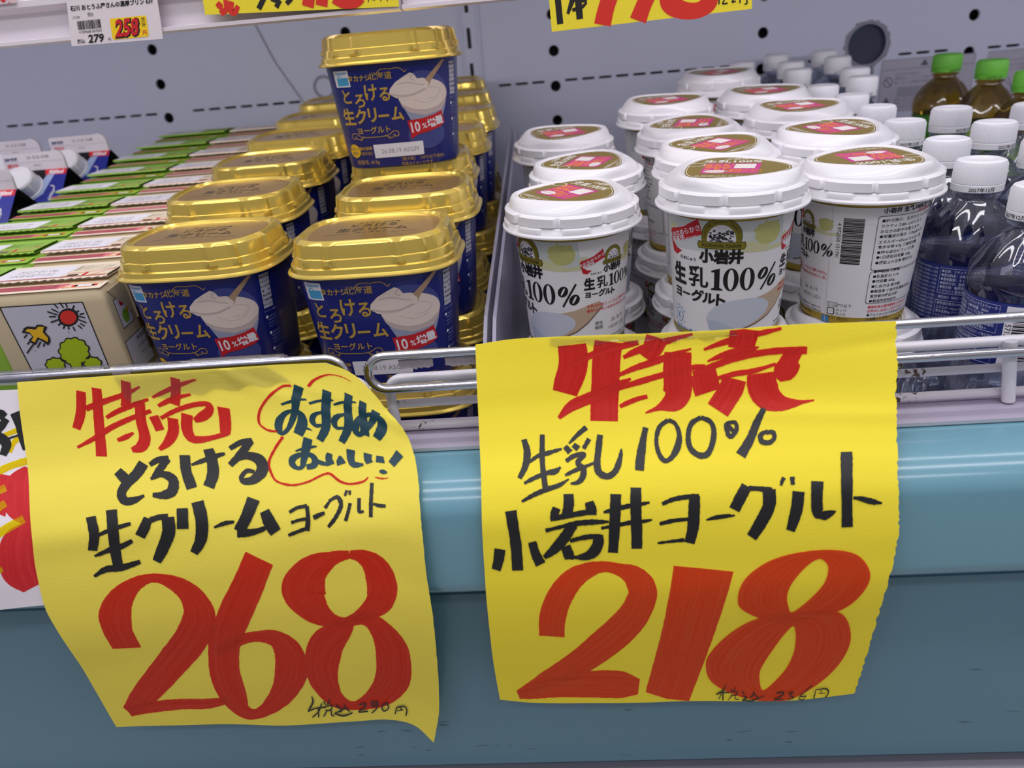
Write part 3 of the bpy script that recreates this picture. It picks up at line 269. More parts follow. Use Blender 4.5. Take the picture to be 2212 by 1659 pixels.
def seat(x, y, z, rz=0., rx=0.):
    """matrix of a thing standing on the tilted display deck"""
    return Matrix.Translation((x, y, z)) @ Matrix.Rotation(TILT+rx, 4, 'X') @ Matrix.Rotation(rz, 4, 'Z')
def UP(rx=0.): return Vector((0, -sin(TILT+rx), cos(TILT+rx)))
def plane(z0, y, T=.125): return z0+(y-.5)*T       # the deck climbs towards the back
# palette
WHITE = mat('white_lid_plastic', (240, 238, 243), .28, coat=.3)
CUPW = mat('cup_paper', (238, 237, 240), .38)
GOLD = mat('gold_lid_plastic', (236, 206, 98), .2, metal=.62, coat=.4)
GOLDF = mat('gold_film', (196, 156, 84), .26, metal=.6, coat=.3)
NAVY = mat('tub_navy', (22, 34, 118), .34, coat=.2)
BLACK = mat('print_black', (24, 22, 24), .5)
STEEL = mat('case_steel', (212, 215, 236), .45, var=.05, vscale=4)
DARK = mat('dark_void', (18, 18, 24), .7)
CHROME = mat('chrome', (205, 205, 212), .07, metal=1., bump=.05, bscale=300)
WIRE = mat('white_coated_wire', (232, 228, 236), .35, coat=.2)
PINK = mat('print_pale_text', (150, 150, 165), .5)
CLEAR = clear('clear_plastic', (.93, .93, .97), .9)
ACR = mat('acrylic_sheet', (216, 212, 236), .25, alpha=.55, coat=.5, var=.12, vscale=40)
# ================================================================== the display case
case = empty('refrigerated_display_case', Matrix.Translation((0, .38, -1.2)), 'open refrigerated display case with pale steel back wall and teal front bumper', 'display case')
def cpart(o):
    o.parent = case; o.matrix_parent_inverse = case.matrix_world.inverted(); return o
WY = 1.13
def wall_plate():
    cu = bpy.data.curves.new('plate', 'CURVE'); cu.dimensions = '2D'; cu.fill_mode = 'BOTH'; cu.extrude = .002
    def spl(P):
        s = cu.splines.new('POLY'); s.points.add(len(P)-1); s.use_cyclic_u = True
        for q, (x, z) in zip(s.points, P): q.co = (x, z, 0, 1)
    spl([(-1.5, -.45), (1.7, -.45), (1.7, .7), (-1.5, .7)])
    def circ(x, z, r, n=24): spl([(x+r*cos(-2*pi*i/n), z+r*sin(-2*pi*i/n)) for i in range(n)])
    for x in (-.832, -.551, -.272, .0155, .301, .579, .86):
        t = -.003*(x-.03)
        for k in range(-3, 6):
            if x == -.272 and k > 1: continue
            circ(x, .0635+t-k*.0457, .0072)
    circ(.442, -.009, .0258, 40)
    def slots(x0, n, z):
        for i in range(n):
            x = x0+i*.0238; zz = z-.003*(x-x0)
            spl([(x-.0075+.0016*cos(a), zz+.0016*sin(a)) for a in (pi/2, 3*pi/4, pi, 5*pi/4, 3*pi/2)]+[(x+.0075+.0016*cos(a), zz+.0016*sin(a)) for a in (-pi/2, -pi/4, 0, pi/4, pi/2)])
    slots(-.790, 10, -.019); slots(-.504, 7, -.0192); slots(-.21, 3, -.02); slots(-.056, 3, -.021); slots(.038, 10, -.0212); slots(.325, 4, -.0240); slots(.494, 3, -.0248); slots(.612, 8, -.0258)
    o = bpy.data.objects.new('t', cu); COL.objects.link(o); dg = bpy.context.evaluated_depsgraph_get()
    me = bpy.data.meshes.new_from_object(o.evaluated_get(dg)); bpy.data.objects.remove(o)
    V = [(v.co.x, WY+v.co.z+.002, v.co.y) for v in me.vertices]; F = [tuple(p.vertices) for p in me.polygons]
    return V, F
V, F = wall_plate(); cpart(mesh('back_panel', V, F, STEEL, smooth=False))
m = MB(); m.box((-1.5, WY+.03, -.45), (1.7, WY+.04, .7)); cpart(m.build('duct_back', DARK, smooth=False))
m = MB(); m.loft([[(.442+r*cos(q), y, -.009+r*sin(q)) for q in [2*pi*k/40 for k in range(40)]] for r, y in ((.0275, WY+.0042), (.0275, WY+.0075), (.024, WY+.008))], 0, cap1=True); cpart(m.build('duct_plug', mat('duct_navy', (44, 50, 78), .5, var=.3, vscale=60)))
def wallmap(x, y, d): return (x/1000, WY-d-.0002, y/1000)
m = MB()
for x0 in (-.112, -.088): m.box((x0, WY-.004, -.44), (x0+.003, WY, .7))
m.box((-.110, WY-.0015, -.44), (-.088, WY, .7))
cpart(m.build('upright_channel', STEEL, smooth=False))
m = MB()
for k in range(14): m.box((-.103, WY-.0019, .3-k*.045), (-.098, WY-.0014, .326-k*.045))
cpart(m.build('upright_slots', DARK, smooth=False))
m = MB(); m.tube([(-.42, WY-.001, .16), (-.400, WY-.001, .095), (-.378, WY-.001, .035), (-.341, WY-.001, -.033), (-.30, WY-.001, -.075)], .0009, 8)
cpart(m.build('drain_wire', mat('wire_grey', (150, 146, 160), .6)))
GREY = mat('print_grey', (96, 94, 108), .6); STK = mat('sticker_paper', (186, 182, 198), .5); RING = mat('ring_residue', (150, 147, 162), .7)
a = Art()
for k in range(26):
    a1, a2 = 2*pi*k/26, 2*pi*(k+1)/26
    a.poly([(-314+r*cos(t), -3+r*sin(t)) for r, t in ((12, a1), (16, a1), (16, a2), (12, a2))], RING)
cpart(a.build('ring_mark', wallmap, None, 30)); a = Art()
for k in range(40):
    a1, a2 = 2*pi*k/40, 2*pi*(k+1)/40; R = 31+random.uniform(-1.5, 1.5)
    a.poly([(442+r*cos(t), -9+r*sin(t)) for r, t in ((26.2, a1), (R, a1), (R, a2), (26.2, a2))], RING)
a.rect(436, -58, 454, -38, RING, 3)
cpart(a.build('sticker_residue', wallmap, None, 30))
def caution(x0, z0, title, kind):
    a = Art(); a.rect(x0, z0-68, x0+125, z0, GREY, 3); a.lay = 1; a.rect(x0+.6, z0-67.4, x0+124.4, z0-.6, STK, 3); a.lay = 2
    a.rect(x0, z0-13.4, x0+125, z0-12.8, GREY)
    a.poly([(x0+52, z0-10.5), (x0+63, z0-10.5), (x0+57.5, z0-2)], GREY); a.text(title, x0+78, z0-6.8, 10, GREY, bold=.02)
    if kind == 0:
        a.ell(x0+11, z0-29, 6.5, 6.5, GREY); a.lay = 3; a.ell(x0+11, z0-29, 5.3, 5.3, STK); a.lay = 4; a.line([(x0+7, z0-25), (x0+15, z0-33)], 1.3, GREY); a.lay = 2
        a.poly([(x0+4, z0-60), (x0+18, z0-60), (x0+11, z0-48)], GREY)
        for k, s in enumerate(['けがのおそれあり。', '運転中は、ファンに手をふれないで下さい。', '棚・カバーは確実に固定して下さい。']): a.text(s, x0+20, z0-19.5-k*5.4, 4.2, GREY, left=True)
        for k in range(5): a.rect(x0+24, z0-38-k*2.6, x0+112, z0-37-k*2.6, GREY)
        for k, s in enumerate(['感電、発火のおそれあり。', '電源プラグは根元まで差し込んで下さい。', 'ぬれた手でさわらない']): a.text(s, x0+22, z0-52-k*5, 4, GREY, left=True)
    else:
        for k, s in enumerate(['火災・感電のおそれがあります。', 'アダプタコンセントは使用しないで下さい。']): a.text(s, x0+6, z0-19-k*5, 4.2, GREY, left=True)
        for q in (30, 80):
            a.line([(x0+q-10, z0-34), (x0+q, z0-40), (x0+q+12, z0-52)], .8, GREY); a.line([(x0+q-6, z0-30), (x0+q+4, z0-38), (x0+q+8, z0-52)], .8, GREY)
            a.ell(x0+q-9, z0-32, 4, 3, GREY, rot=40)
        a.line([(x0+52, z0-38), (x0+60, z0-38)], 1.6, GREY); a.text('（注意）', x0+55, z0-56, 4, GREY)
    return a
cpart(caution(464, -31, '注意', 0).build('caution_sticker', wallmap, None, 20))
cpart(caution(605, -31, '警告', 1).build('caution_sticker', wallmap, None, 20))
# deck, front ledge, bumper and kick panel (the case front falls a little towards the right)
def fy(x, z): return z-.002*(x+.07)
X0, X1 = -1.1, 1.3
def extr(name, prof, mats, seg=6, fm=None, sharp=35):
    V = []; F = []; f2 = []
    for i in range(seg+1):
        x = X0+(X1-X0)*i/seg; V += [(x, y, fy(x, z)) for y, z in prof]
    n = len(prof)
    for i in range(seg):
        for j in range(n-1): F.append((i*n+j, (i+1)*n+j, (i+1)*n+j+1, i*n+j+1)); f2.append(fm[j] if fm else 0)
    return cpart(mesh(name, V, F, mats, None, f2, sharp=sharp))
m = MB(); t = .125
m.add([(X0, .42, -.285-.08*t), (X1, .42, -.285-.08*t), (X1, WY, -.285+(WY-.5)*t), (X0, WY, -.285+(WY-.5)*t), (X0, .42, -.298-.08*t), (X1, .42, -.298-.08*t), (X1, WY, -.298+(WY-.5)*t), (X0, WY, -.298+(WY-.5)*t)],
      [(0, 1, 2, 3), (7, 6, 5, 4), (0, 4, 5, 1), (1, 5, 6, 2), (2, 6, 7, 3), (3, 7, 4, 0)])
cpart(m.build('shelf_deck', mat('deck_steel', (150, 147, 160), .4), smooth=False))
extr('front_ledge', [(.423, -.33), (.423, -.2020), (.4215, -.2002), (.386, -.2002), (.3838, -.2012), (.3833, -.2030), (.3842, -.2040), (.3842, -.216)], [mat('ledge_lavender', (172, 164, 184), .38, var=.06, vscale=12), mat('ledge_trim', (182, 190, 200), .3, metal=.3)], fm=[0, 0, 0, 0, 1, 1, 1])
TEAL = mat('bumper_teal', (112, 162, 180), .22, coat=.5, var=.03, vscale=6)
prof = [(.384, -.2040), (.379, -.2042)]
for k in range(13):
    q = pi/2*k/12; prof.append((.3445+.030*(1-sin(q)), -.2048-.022*(1-cos(q))))
prof += [(.3435, -.244), (.3432, -.258)]
for k in range(9):
    q = pi/2*k/8; prof.append((.3432+.016*(1-cos(q)), -.268-.014*sin(q)))
prof += [(.372, -.2825)]
extr('front_bumper', prof, TEAL, 6, sharp=60)
extr('kick_panel', [(.3715, -.280), (.3705, -.290), (.3645, -.293), (.3640, -.298), (.3660, -.365), (.369, -.443), (.376, -.446), (.378, -.46)], mat('panel_teal', (96, 136, 154), .3, coat=.25, var=.05, vscale=8), 6)
extr('kick_channel', [(.382, -.43), (.382, -.462)], DARK)
extr('metal_bumper', [(.385, -.453), (.356, -.4535), (.353, -.4555), (.352, -.460), (.354, -.465), (.352, -.470), (.352, -.55), (.40, -.57)], mat('bumper_aluminium', (176, 172, 184), .3, metal=.6, var=.06, vscale=30))
def panelmap(x, y, d):
    z = y/1000; Yp = .3640+(-.298-z)*.0299 if z > -.365 else .3660+(-.365-z)*.0385
    return (x/1000, Yp-d-.0002, fy(x/1000, z))
SCUFF = mat('scuff', (70, 92, 104), .6)
a = Art()
for _ in range(26):
    x = random.uniform(-160, 320); y = random.uniform(-438, -400) if random.random() < .8 else random.uniform(-400, -330); l = random.uniform(2, 12); q = random.uniform(-.5, .5)
    a.line([(x, y), (x+l*.5, y+q), (x+l, y+q*2+random.uniform(-.6, .6))], [.1, random.uniform(.2, .6), .1], SCUFF)
cpart(a.build('scuff_mark', panelmap, None, 20))
# floor of the shop
m = MB(); m.box((-2.5, -2.5, -1.23), (2.5, 2.5, -1.2)); o = m.build('floor', mat('shop_floor', (190, 186, 180), .3), smooth=False); tag(o, kind='structure')
m = MB(); m.box((X0, .44, -1.2), (X1, WY+.05, -.36)); m.box((X0, .40, -1.2), (X1, .44, -.58)); cpart(m.build('case_body', mat('case_grey', (120, 118, 128), .5), smooth=False))
# ================================================================== upper shelf with price rail
sh = empty('upper_shelf', Matrix.Translation((0, .6, 0)), 'white steel upper shelf with price rail along its front edge', 'shelf')
def spart(o): o.parent = sh; o.matrix_parent_inverse = sh.matrix_world.inverted(); return o
RAILW = mat('rail_white', (236, 228, 236), .3, coat=.2)
def sy(x): return .049
def shelf_extr(name, x0, x1, prof, mt):
    V = []; 
    for x in (x0, x1): V += [(x, y, z+sy(x)) for y, z in prof]
    n = len(prof); F = [(j, j+n, (j+1) % n+n, (j+1) % n) for j in range(n)]+[tuple(range(n)), tuple(range(2*n-1, n-1, -1))]
    return spart(mesh(name, V, F, mt, smooth=False))
for x0, x1 in ((-1.2, -.1015), (-.1000, 1.3)):
    shelf_extr('price_rail', x0, x1, [(.5985, -.0030), (.612, -.0035), (.612, .06), (.604, .06), (.602, .0265), (.5985, .0255), (.5985, .0215), (.603, .021), (.606, .018), (.606, .0005), (.5985, -.0005)], RAILW)
shelf_extr('shelf_plate', -1.2, 1.3, [(.6125, .026), (WY-.002, .046), (WY-.002, .058), (.6125, .040)], mat('shelf_steel', (214, 210, 220), .4))
def flatink(sg, items, parent, mp, matmap):
    by = {}
    for kind, c, o in items: by.setdefault(c, []).append((kind, o))
    a = Art()
    for n_, (kind, c, o) in enumerate(items):
        P = [(o[i], o[i+1]) for i in range(0, len(o), 3)]; W_ = [o[i+2] for i in range(0, len(o), 3)]; a.lay = n_
        if kind == 'p': a.poly(P, matmap[c])
        else: a.line(P, W_, matmap[c], smooth=len(P) > 2)
    return a.build(sg, mp, parent, 6, .12, .012)
PAPY = mat('yellow_paper', (252, 232, 62), .62, spec=.25, bump=.12, bscale=700)
INKR = mat('flat_ink_red', (226, 52, 40), .5); INKK = mat('flat_ink_black', (34, 32, 32), .5)
IM = {'r': INKR, 'k': INKK, 'w': mat('print_white', (232, 230, 238), .5), 'y': mat('print_amber', (240, 190, 30), .5), 'g': mat('print_lime', (176, 200, 20), .5)}
def upsign(name, y, pts, key, label):
    o = mesh(name, [(x, y, z) for x, z in pts]+[(x, y+.0004, z) for x, z in pts], [(0, 1, 2, 3), (7, 6, 5, 4), (0, 4, 5, 1), (1, 5, 6, 2), (2, 6, 7, 3), (3, 7, 4, 0)], PAPY, smooth=False)
    tag(o, label, 'price sign')
    flatink('brush_lettering', FLAT[key], o, lambda x, z, d: (x/1000, y-d, z/1000), IM)
upsign('price_sign', .5972, [(-.2452, .0541), (-.1017, .0477), (-.100, .106), (-.241, .113)], 'A', 'yellow handwritten price sign clipped to the shelf rail above the tall single tub')
upsign('price_sign', .5895, [(.0074, .0218), (.1485, .0249), (.1465, .105), (.0045, .105)], 'B', 'yellow handwritten price sign hanging lower, above the white yogurt cups')
m = MB(); m.box((.03, .5900, .069), (.14, .5972, .0715)); m.box((.03, .5965, .069), (.14, .5980, .094)); o = m.build('sign_clip', CLEAR, smooth=False); tag(o, 'clear plastic clip holding the upper right yellow sign to the shelf rail', 'clip')
# price card 258
CARD = mat('card_white', (238, 228, 234), .3, coat=.3)
C4 = [(-.3513, .0417), (-.2805, .0410), (-.2750, .095), (-.341, .095)]
o = mesh('price_card', [(x, .5965, z) for x, z in C4]+[(x, .5972, z) for x, z in C4], [(0, 1, 2, 3), (7, 6, 5, 4), (0, 4, 5, 1), (1, 5, 6, 2), (2, 6, 7, 3), (3, 7, 4, 0)], CARD, smooth=False)
tag(o, 'white printed price card reading 258 in a clear sleeve on the shelf rail', 'price card')
YEL = mat('print_yellow', (255, 216, 30), .5); RED = mat('print_red', (214, 34, 44), .5)
a = Art(); a.lay = 1; a.rect(31, 3.6, 59, 17.6, YEL, 1); a.lay = 2
a.text('258', 43.8, 10.4, 15.5, BLACK, sx=.78, bold=.07, shear=.18); a.lay = 3; a.text('258', 43.2, 10.8, 15.2, RED, sx=.78, bold=.035, shear=.18)
a.text('税抜', 56.3, 13.4, 3.2, BLACK, rot=-90); a.text('円', 56.3, 6.4, 3.4, RED, bold=.02); a.text('279', 18.5, 5.6, 7.4, BLACK, sx=1.1, bold=.03, shear=.15); a.text('円', 28.6, 4, 2.6, BLACK); a.text('税込', 6.6, 4.6, 3, BLACK, bold=.02)
x = 6
while x < 24: wd = random.choice((.25, .45, .7)); a.rect(x, 12.2, x+wd, 18, BLACK); x += wd+random.choice((.25, .4))
a.text('4 909668 067030', 15, 10.6, 2.5, BLACK); a.text('17100', 6, 20.5, 2.3, BLACK); a.text('例3', 17, 21.6, 3, BLACK)
a.text('石川 おとうふ屋さんの濃厚プリン 63g', 34, 26.5, 3.7, BLACK, bold=.03)
a.build('card_print', lambda x, y, d: (-.3500+x/1000+y*1.2e-4, .5965-d, .0398+y/1000), o)
o = MB(); o.box((-.62, .5966, .0735), (-.384, .5974, .10)); o = o.build('price_card', mat('card_pink', (226, 200, 206), .4), smooth=False); tag(o, 'pinkish price strip in the top left corner with a red weight note', 'price card')
a = Art(); a.text('50g', -393, 77.5, 9, RED, bold=.03); a.build('card_print', lambda x, y, d: (x/1000, .5966-d, y/1000), o)
# ================================================================== gold-lidded yogurt tubs
def sup(a_, b_, z, n=144, e=3.4, mod=None):
    R = []
    for j in range(n):
        t = 2*pi*j/n; c, s_ = cos(t), sin(t)
        k = (abs(c)**e+abs(s_)**e)**(-1/e)
        q = mod(t) if mod else 0
        R.append(((a_+q)*k*c, (b_+q)*k*s_, z))
    return R
TW, TD = .0565, .0460
def ribs(t):
    v = 0
    x = TW*cos(t)*(abs(cos(t))**3.4+abs(sin(t))**3.4)**(-1/3.4); y = TD*sin(t)*(abs(cos(t))**3.4+abs(sin(t))**3.4)**(-1/3.4)
    if abs(y) > TD*.8:
        for c in (-.024, .024):
            if abs(x-c) < .0028: return 1
    if abs(x) > TW*.8 and abs(abs(y)-.016) < .0026: return 1
    q = abs(abs(x)-.0425)
    if abs(y) > TD*.55 and q < .0014: return 1
    return 0
def tub():
    root = empty('yogurt_tub')
    m = MB(); H = .082
    rings = []
    for z, a_, b_ in ((0.0, .0425, .0340), (.0008, .0440, .0355), (.003, .0445, .0360), (.0790, .0512, .0418)): rings.append(sup(a_, b_, z))
    m.loft(rings, 0, cap0=True)
    body = m.build('tub_body', NAVY, root)
    # lid
    m = MB(); L = []
    for z, e, rb in ((.0790, .0006, 0), (.0795, 0, 0), (.0803, .0002, 0), (.0815, .0022, 0), (.0845, .0027, 0), (.0852, .0042, 0), (.0870, .0046, 1), (.0900, .0052, 1), (.0905, .0062, 1), (.0968, .0071, 1), (.0985, .0074, 1), (.1000, .0088, 0), (.1008, .0102, 0), (.1006, .0112, 0), (.0990, .0122, 0), (.0988, .0140, 0), (.0988, .030, 0)):
        z = .0765+(z-.079)*1.0; L.append(sup(TW-e, TD-e, z, mod=(lambda t: ribs(t)*.0015) if rb else None))
    m.loft(L, 0, cap1=True)
    lid = m.build('tub_lid', GOLD, root, sharp=28)
    a = Art(); P = [(x*1000, y*1000) for x, y, _ in sup(TW-.0150, TD-.0150, 0, 72)]; a.poly(P, GOLDF); a.lay = 1
    DK = mat('lid_print', (62, 52, 44), .5)
    a.text('タカナシ 北海道', 0, 16, 4, DK, bold=.01); a.text('とろける', -2, 8.5, 8.5, DK, sx=1, bold=.02); a.text('生クリーム', -1, -2, 9.5, DK, bold=.03); a.text('ヨーグルト', 0, -10, 4.4, DK, bold=.01)
    a.line([(-30, -14), (-22, -12.5), (-14, -14)], .5, DK, True); a.line([(14, -14), (22, -12.5), (30, -14)], .5, DK, True)
    a.build('lid_film', lambda x, y, d: (x/1000, y/1000, .0963+d), lid)
    # body print
    tab = []; N = 400; pts = sup(.0512, .0418, 0, N); s0 = 0
    j0 = N*3//4; acc = [(0, j0)]
    for j in range(1, N//2): s0 += math.dist(pts[(j0+j) % N], pts[(j0+j-1) % N])*1000; acc.append((s0, j0+j))
    def bmap(x, y, d):
        s_ = abs(x); lo = 0; hi = len(acc)-1
        while hi-lo > 1:
            md = (lo+hi)//2
            if acc[md][0] <= s_: lo = md
            else: hi = md
        f = (s_-acc[lo][0])/max(1e-6, acc[hi][0]-acc[lo][0]); jj = (acc[lo][1]+f-j0)*(1 if x >= 0 else -1)
        t_ = 2*pi*(j0+jj)/N; v = y*.94/82; a_ = .0445+.0067*v; b_ = .0360+.0058*v; c, s2 = cos(t_), sin(t_)
        k = (abs(c)**3.4+abs(s2)**3.4)**(-1/3.4); p = Vector((a_*k*c, b_*k*s2, y*.94*.79/.82/1000))
        nx, ny = math.copysign(abs(p.x/a_)**2.4/a_, p.x), math.copysign(abs(p.y/b_)**2.4/b_, p.y); l = math.hypot(nx, ny)
        return (p.x+nx/l*d, p.y+ny/l*d, p.z)
    G = mat('print_gold', (206, 168, 78), .4, metal=.3); W_ = mat('print_white', (232, 230, 238), .5); SKY = mat('print_sky', (74, 164, 214), .5)
    CR = mat('print_cream', (226, 210, 200), .5); CR2 = mat('print_cream_shade', (196, 180, 176), .5); GLS = mat('print_glass_blue', (66, 74, 140), .4); GL2 = mat('print_glass_grey', (150, 156, 182), .4); BR = mat('print_wood', (176, 146, 116), .5); RB = mat('print_banner_red', (196, 30, 40), .45)
    a = Art()
    a.ell(25.5, 59, 20.5, 17.5, GLS); a.ell(26, 25, 16, 11.5, GLS)
    a.lay = 1; a.poly([(5, 58), (46.3, 58), (44, 47), (39, 33), (16, 33), (10, 46)], GL2); a.lay = 2
    a.poly([(5.2, 57), (46.2, 57), (44.5, 50), (40, 44), (26, 41), (14, 44), (8, 49)], CR2)
    a.lay = 3; a.ell(25.8, 57.5, 20.2, 12.5, CR); a.lay = 4
    a.line([(8, 51), (16, 47), (26, 45.3), (36, 47), (44, 52)], .5, CR2, True); a.line([(24, 60), (32, 63), (40, 60), (36, 55), (28, 54)], .4, CR2, True); a.line([(18, 54), (28, 51), (38, 54)], .35, CR2, True)
    a.poly([(28, 69), (31, 72), (42.5, 83), (45.5, 83), (33, 68), (31, 64), (27, 62)], BR); a.lay = 5
    a.poly([(-1, 60), (0, 64), (5, 69), (12, 73), (17, 75.5), (20, 74), (22, 70.5), (27, 70.5), (31, 66), (30, 62.5), (24, 59.5), (14, 57), (4, 56.5)], CR)
    a.lay = 6; a.line([(0, 60), (8, 58), (18, 58.5), (28, 62)], 1.4, CR2, True); a.line([(6, 67), (14, 68), (22, 66), (27, 65)], .8, CR2, True); a.line([(20, 74), (17, 71), (20, 69)], .7, CR2, True)
    a.lay = 7; a.poly([(10.5, 37.5), (16, 38.2), (24, 38.8), (33, 40.8), (40, 43.6), (42.3, 33), (38, 30.2), (28, 27.5), (19, 26), (12, 22.5), (12.5, 27)], RB); a.lay = 8
    a.text('10', 17, 32, 11.5, W_, sx=.82, bold=.02, rot=6); a.text('%', 24.6, 32.4, 6, W_, rot=6, bold=.01); a.text('増', 30.4, 34.2, 7.6, W_, rot=8, bold=.02); a.text('量', 37.4, 36, 7.6, W_, rot=10, bold=.02)
    a.lay = 2; a.rect(-44, 68.2, -30.5, 81, W_, .5); a.lay = 3; a.rect(-41.5, 69.2, -31.5, 75.5, SKY); a.ell(-38.6, 75.6, 1.7, 1.7, SKY); a.lay = 4; a.ell(-38.4, 75.8, .9, .9, W_); a.text('Takanashi', -37.2, 79, 2.6, SKY, bold=.03)
    a.lay = 3
    a.text('タカナシ', -22.8, 74.4, 5.3, G, sx=.85, bold=.03); a.text('北海道', -6.2, 75, 6.2, G, bold=.01)
    for ch, x, y, h in (('と', -36, 60.6, 13), ('ろ', -25.4, 56.6, 13), ('け', -15.4, 62.4, 14.5), ('る', -4.8, 60.4, 13)): a.text(ch, x, y, h, G, sx=.82, bold=.022)
    for ch, x, y, h in (('生', -38.6, 44.4, 14.5), ('ク', -27.3, 44.2, 13.5), ('リ', -17.4, 44.6, 13.5), ('ー', -8.2, 43.4, 12), ('ム', 3.2, 44.2, 13)): a.text(ch, x, y, h, G, sx=.86, bold=.03)
    a.text('ヨーグルト', -18.8, 32.4, 6.0, G, bold=.022)
    for sgn in (-1, 1):
        c = -18.8; a.line([(c, 26.6), (c+sgn*9, 26.8), (c+sgn*13, 28), (c+sgn*17, 30.4), (c+sgn*20.5, 29.5), (c+sgn*20.5, 26.5), (c+sgn*18, 26), (c+sgn*17.2, 28)], .55, G, True)
        a.line([(c+sgn*9, 27.5), (c+sgn*13, 25.6), (c+sgn*16.4, 25.6), (c+sgn*16.2, 27.6)], .5, G, True); a.line([(c+sgn*11, 25.6), (c+sgn*13.5, 24)], .5, G)
    for sgn in (-1, 1): a.line([(2, 79.6), (2+sgn*6, 80), (2+sgn*9, 78.5), (2+sgn*11, 76.5), (2+sgn*12.5, 78)], .5, G, True)
    a.ell(-40.5, 15.6, 5.6, 5.8, mat('print_amber', (240, 190, 30), .5)); a.lay = 4; a.text('やさしい', -40.5, 17.4, 2.6, NAVY, bold=.02); a.text('甘さ', -40.5, 13.6, 3, NAVY, bold=.02)
    a.lay = 3; a.text('賞味期限', -29.5, 17.4, 3.1, G, bold=.02); a.text('（開封前）', -29.5, 13.2, 3.1, G)
    a.rect(-22, 8.8, 22, 20.2, W_, .6); a.lay = 4; a.text('26.08.19 ASGM', 1, 14.2, 5.6, mat('print_dotgrey', (150, 140, 146), .6), sx=.95); a.lay = 3
    a.text('発酵乳 413g', -30, 5.4, 4.2, G); a.text('［要冷蔵］（10℃以下保存）', 21, 6.4, 3.3, G); a.text('写真はイメージです', 15, 2.2, 3.2, G)
    # nutrition panel round the right-hand corner
    a.rect(50, 55, 58.5, 81, mat('print_panel_grey', (186, 186, 200), .5)); a.lay = 4
    for k, s_ in enumerate(['栄養成分表示', 'エネルギー', 'たんぱく質', '脂　　質', '炭水化物', '食塩相当量', 'カルシウム']): a.text(s_, 54.2, 78.8-k*3.5, 1.75, BLACK, bold=.02)
    a.lay = 3; WT = mat('print_pale_blue', (150, 160, 205), .5)
    a.text('タカナシ乳業', 55, 52.5, 1.9, WT)
    for c0, r0 in ((51, 48), (52, 35), (52.6, 22)):
        a.ell(c0, r0, 1.0, 1.2, W_)
        for k in range(4): a.text('北海道の生クリーム'[k:k+6], c0+5.2, r0-k*2.6, 1.6, WT)
    a.build('tub_label', bmap, body, 2.8, .10, .032)
    return root
TUB0 = tub(); used = [False]
def place(proto, M, label, group, flag, name=None):
    o = proto if not flag[0] else copy_tree(proto); flag[0] = True; o.matrix_world = M
    if label: o['label'] = label
    if group: o['group'] = group
    return o
TUB0['category'] = 'yogurt tub'
ordn = ['front', 'second', 'third', 'fourth', 'fifth', 'sixth', 'seventh', 'eighth', 'ninth', 'tenth', 'eleventh', 'twelfth']
zt = -.1825; HT = .0972
rowsL = [.500, .606, .702, .796, .890, .984]; xL = [-.238, -.252, -.253, -.253, -.252, -.252]
rowsR = [.485, .580, .674, .768, .862, .956, 1.05]; xR = [-.116, -.110, -.118, -.112, -.108, -.118, -.130]
for side, rows, xs in (('left', rowsL, xL), ('right', rowsR, xR)):
    for i, (y, x) in enumerate(zip(rows, xs)):
        b = Vector((x, y, plane(zt, y, .14))); rz = random.uniform(-.02, .02)+(-.045 if (side == 'left' and i == 0) else 0)
        place(TUB0, seat(*b, rz, radians(0 if i == 0 else 2.5)), f'gold lidded navy yogurt tub, upper layer, {ordn[i]} from rail in {side} row', 'gold lidded yogurt tubs', used)
        b2 = b-UP(radians(0 if i == 0 else 2.5))*HT+Vector((random.uniform(-.003, .003)+.004, 0, 0))
        place(TUB0, seat(*b2, random.uniform(-.03, .03), radians(0 if i == 0 else 2.5)), f'gold lidded navy yogurt tub, lower layer, under {ordn[i]} upper tub of {side} row', 'gold lidded yogurt tubs', used)
y = .652; b = Vector((-.1195, y, plane(zt, y, .14)))+UP()*HT+Vector((0, -.004, .001))
place(TUB0, seat(*b, .055, .0), 'navy yogurt tub standing alone, highest, on top of the stacked gold lidded tubs', 'gold lidded yogurt tubs', used)
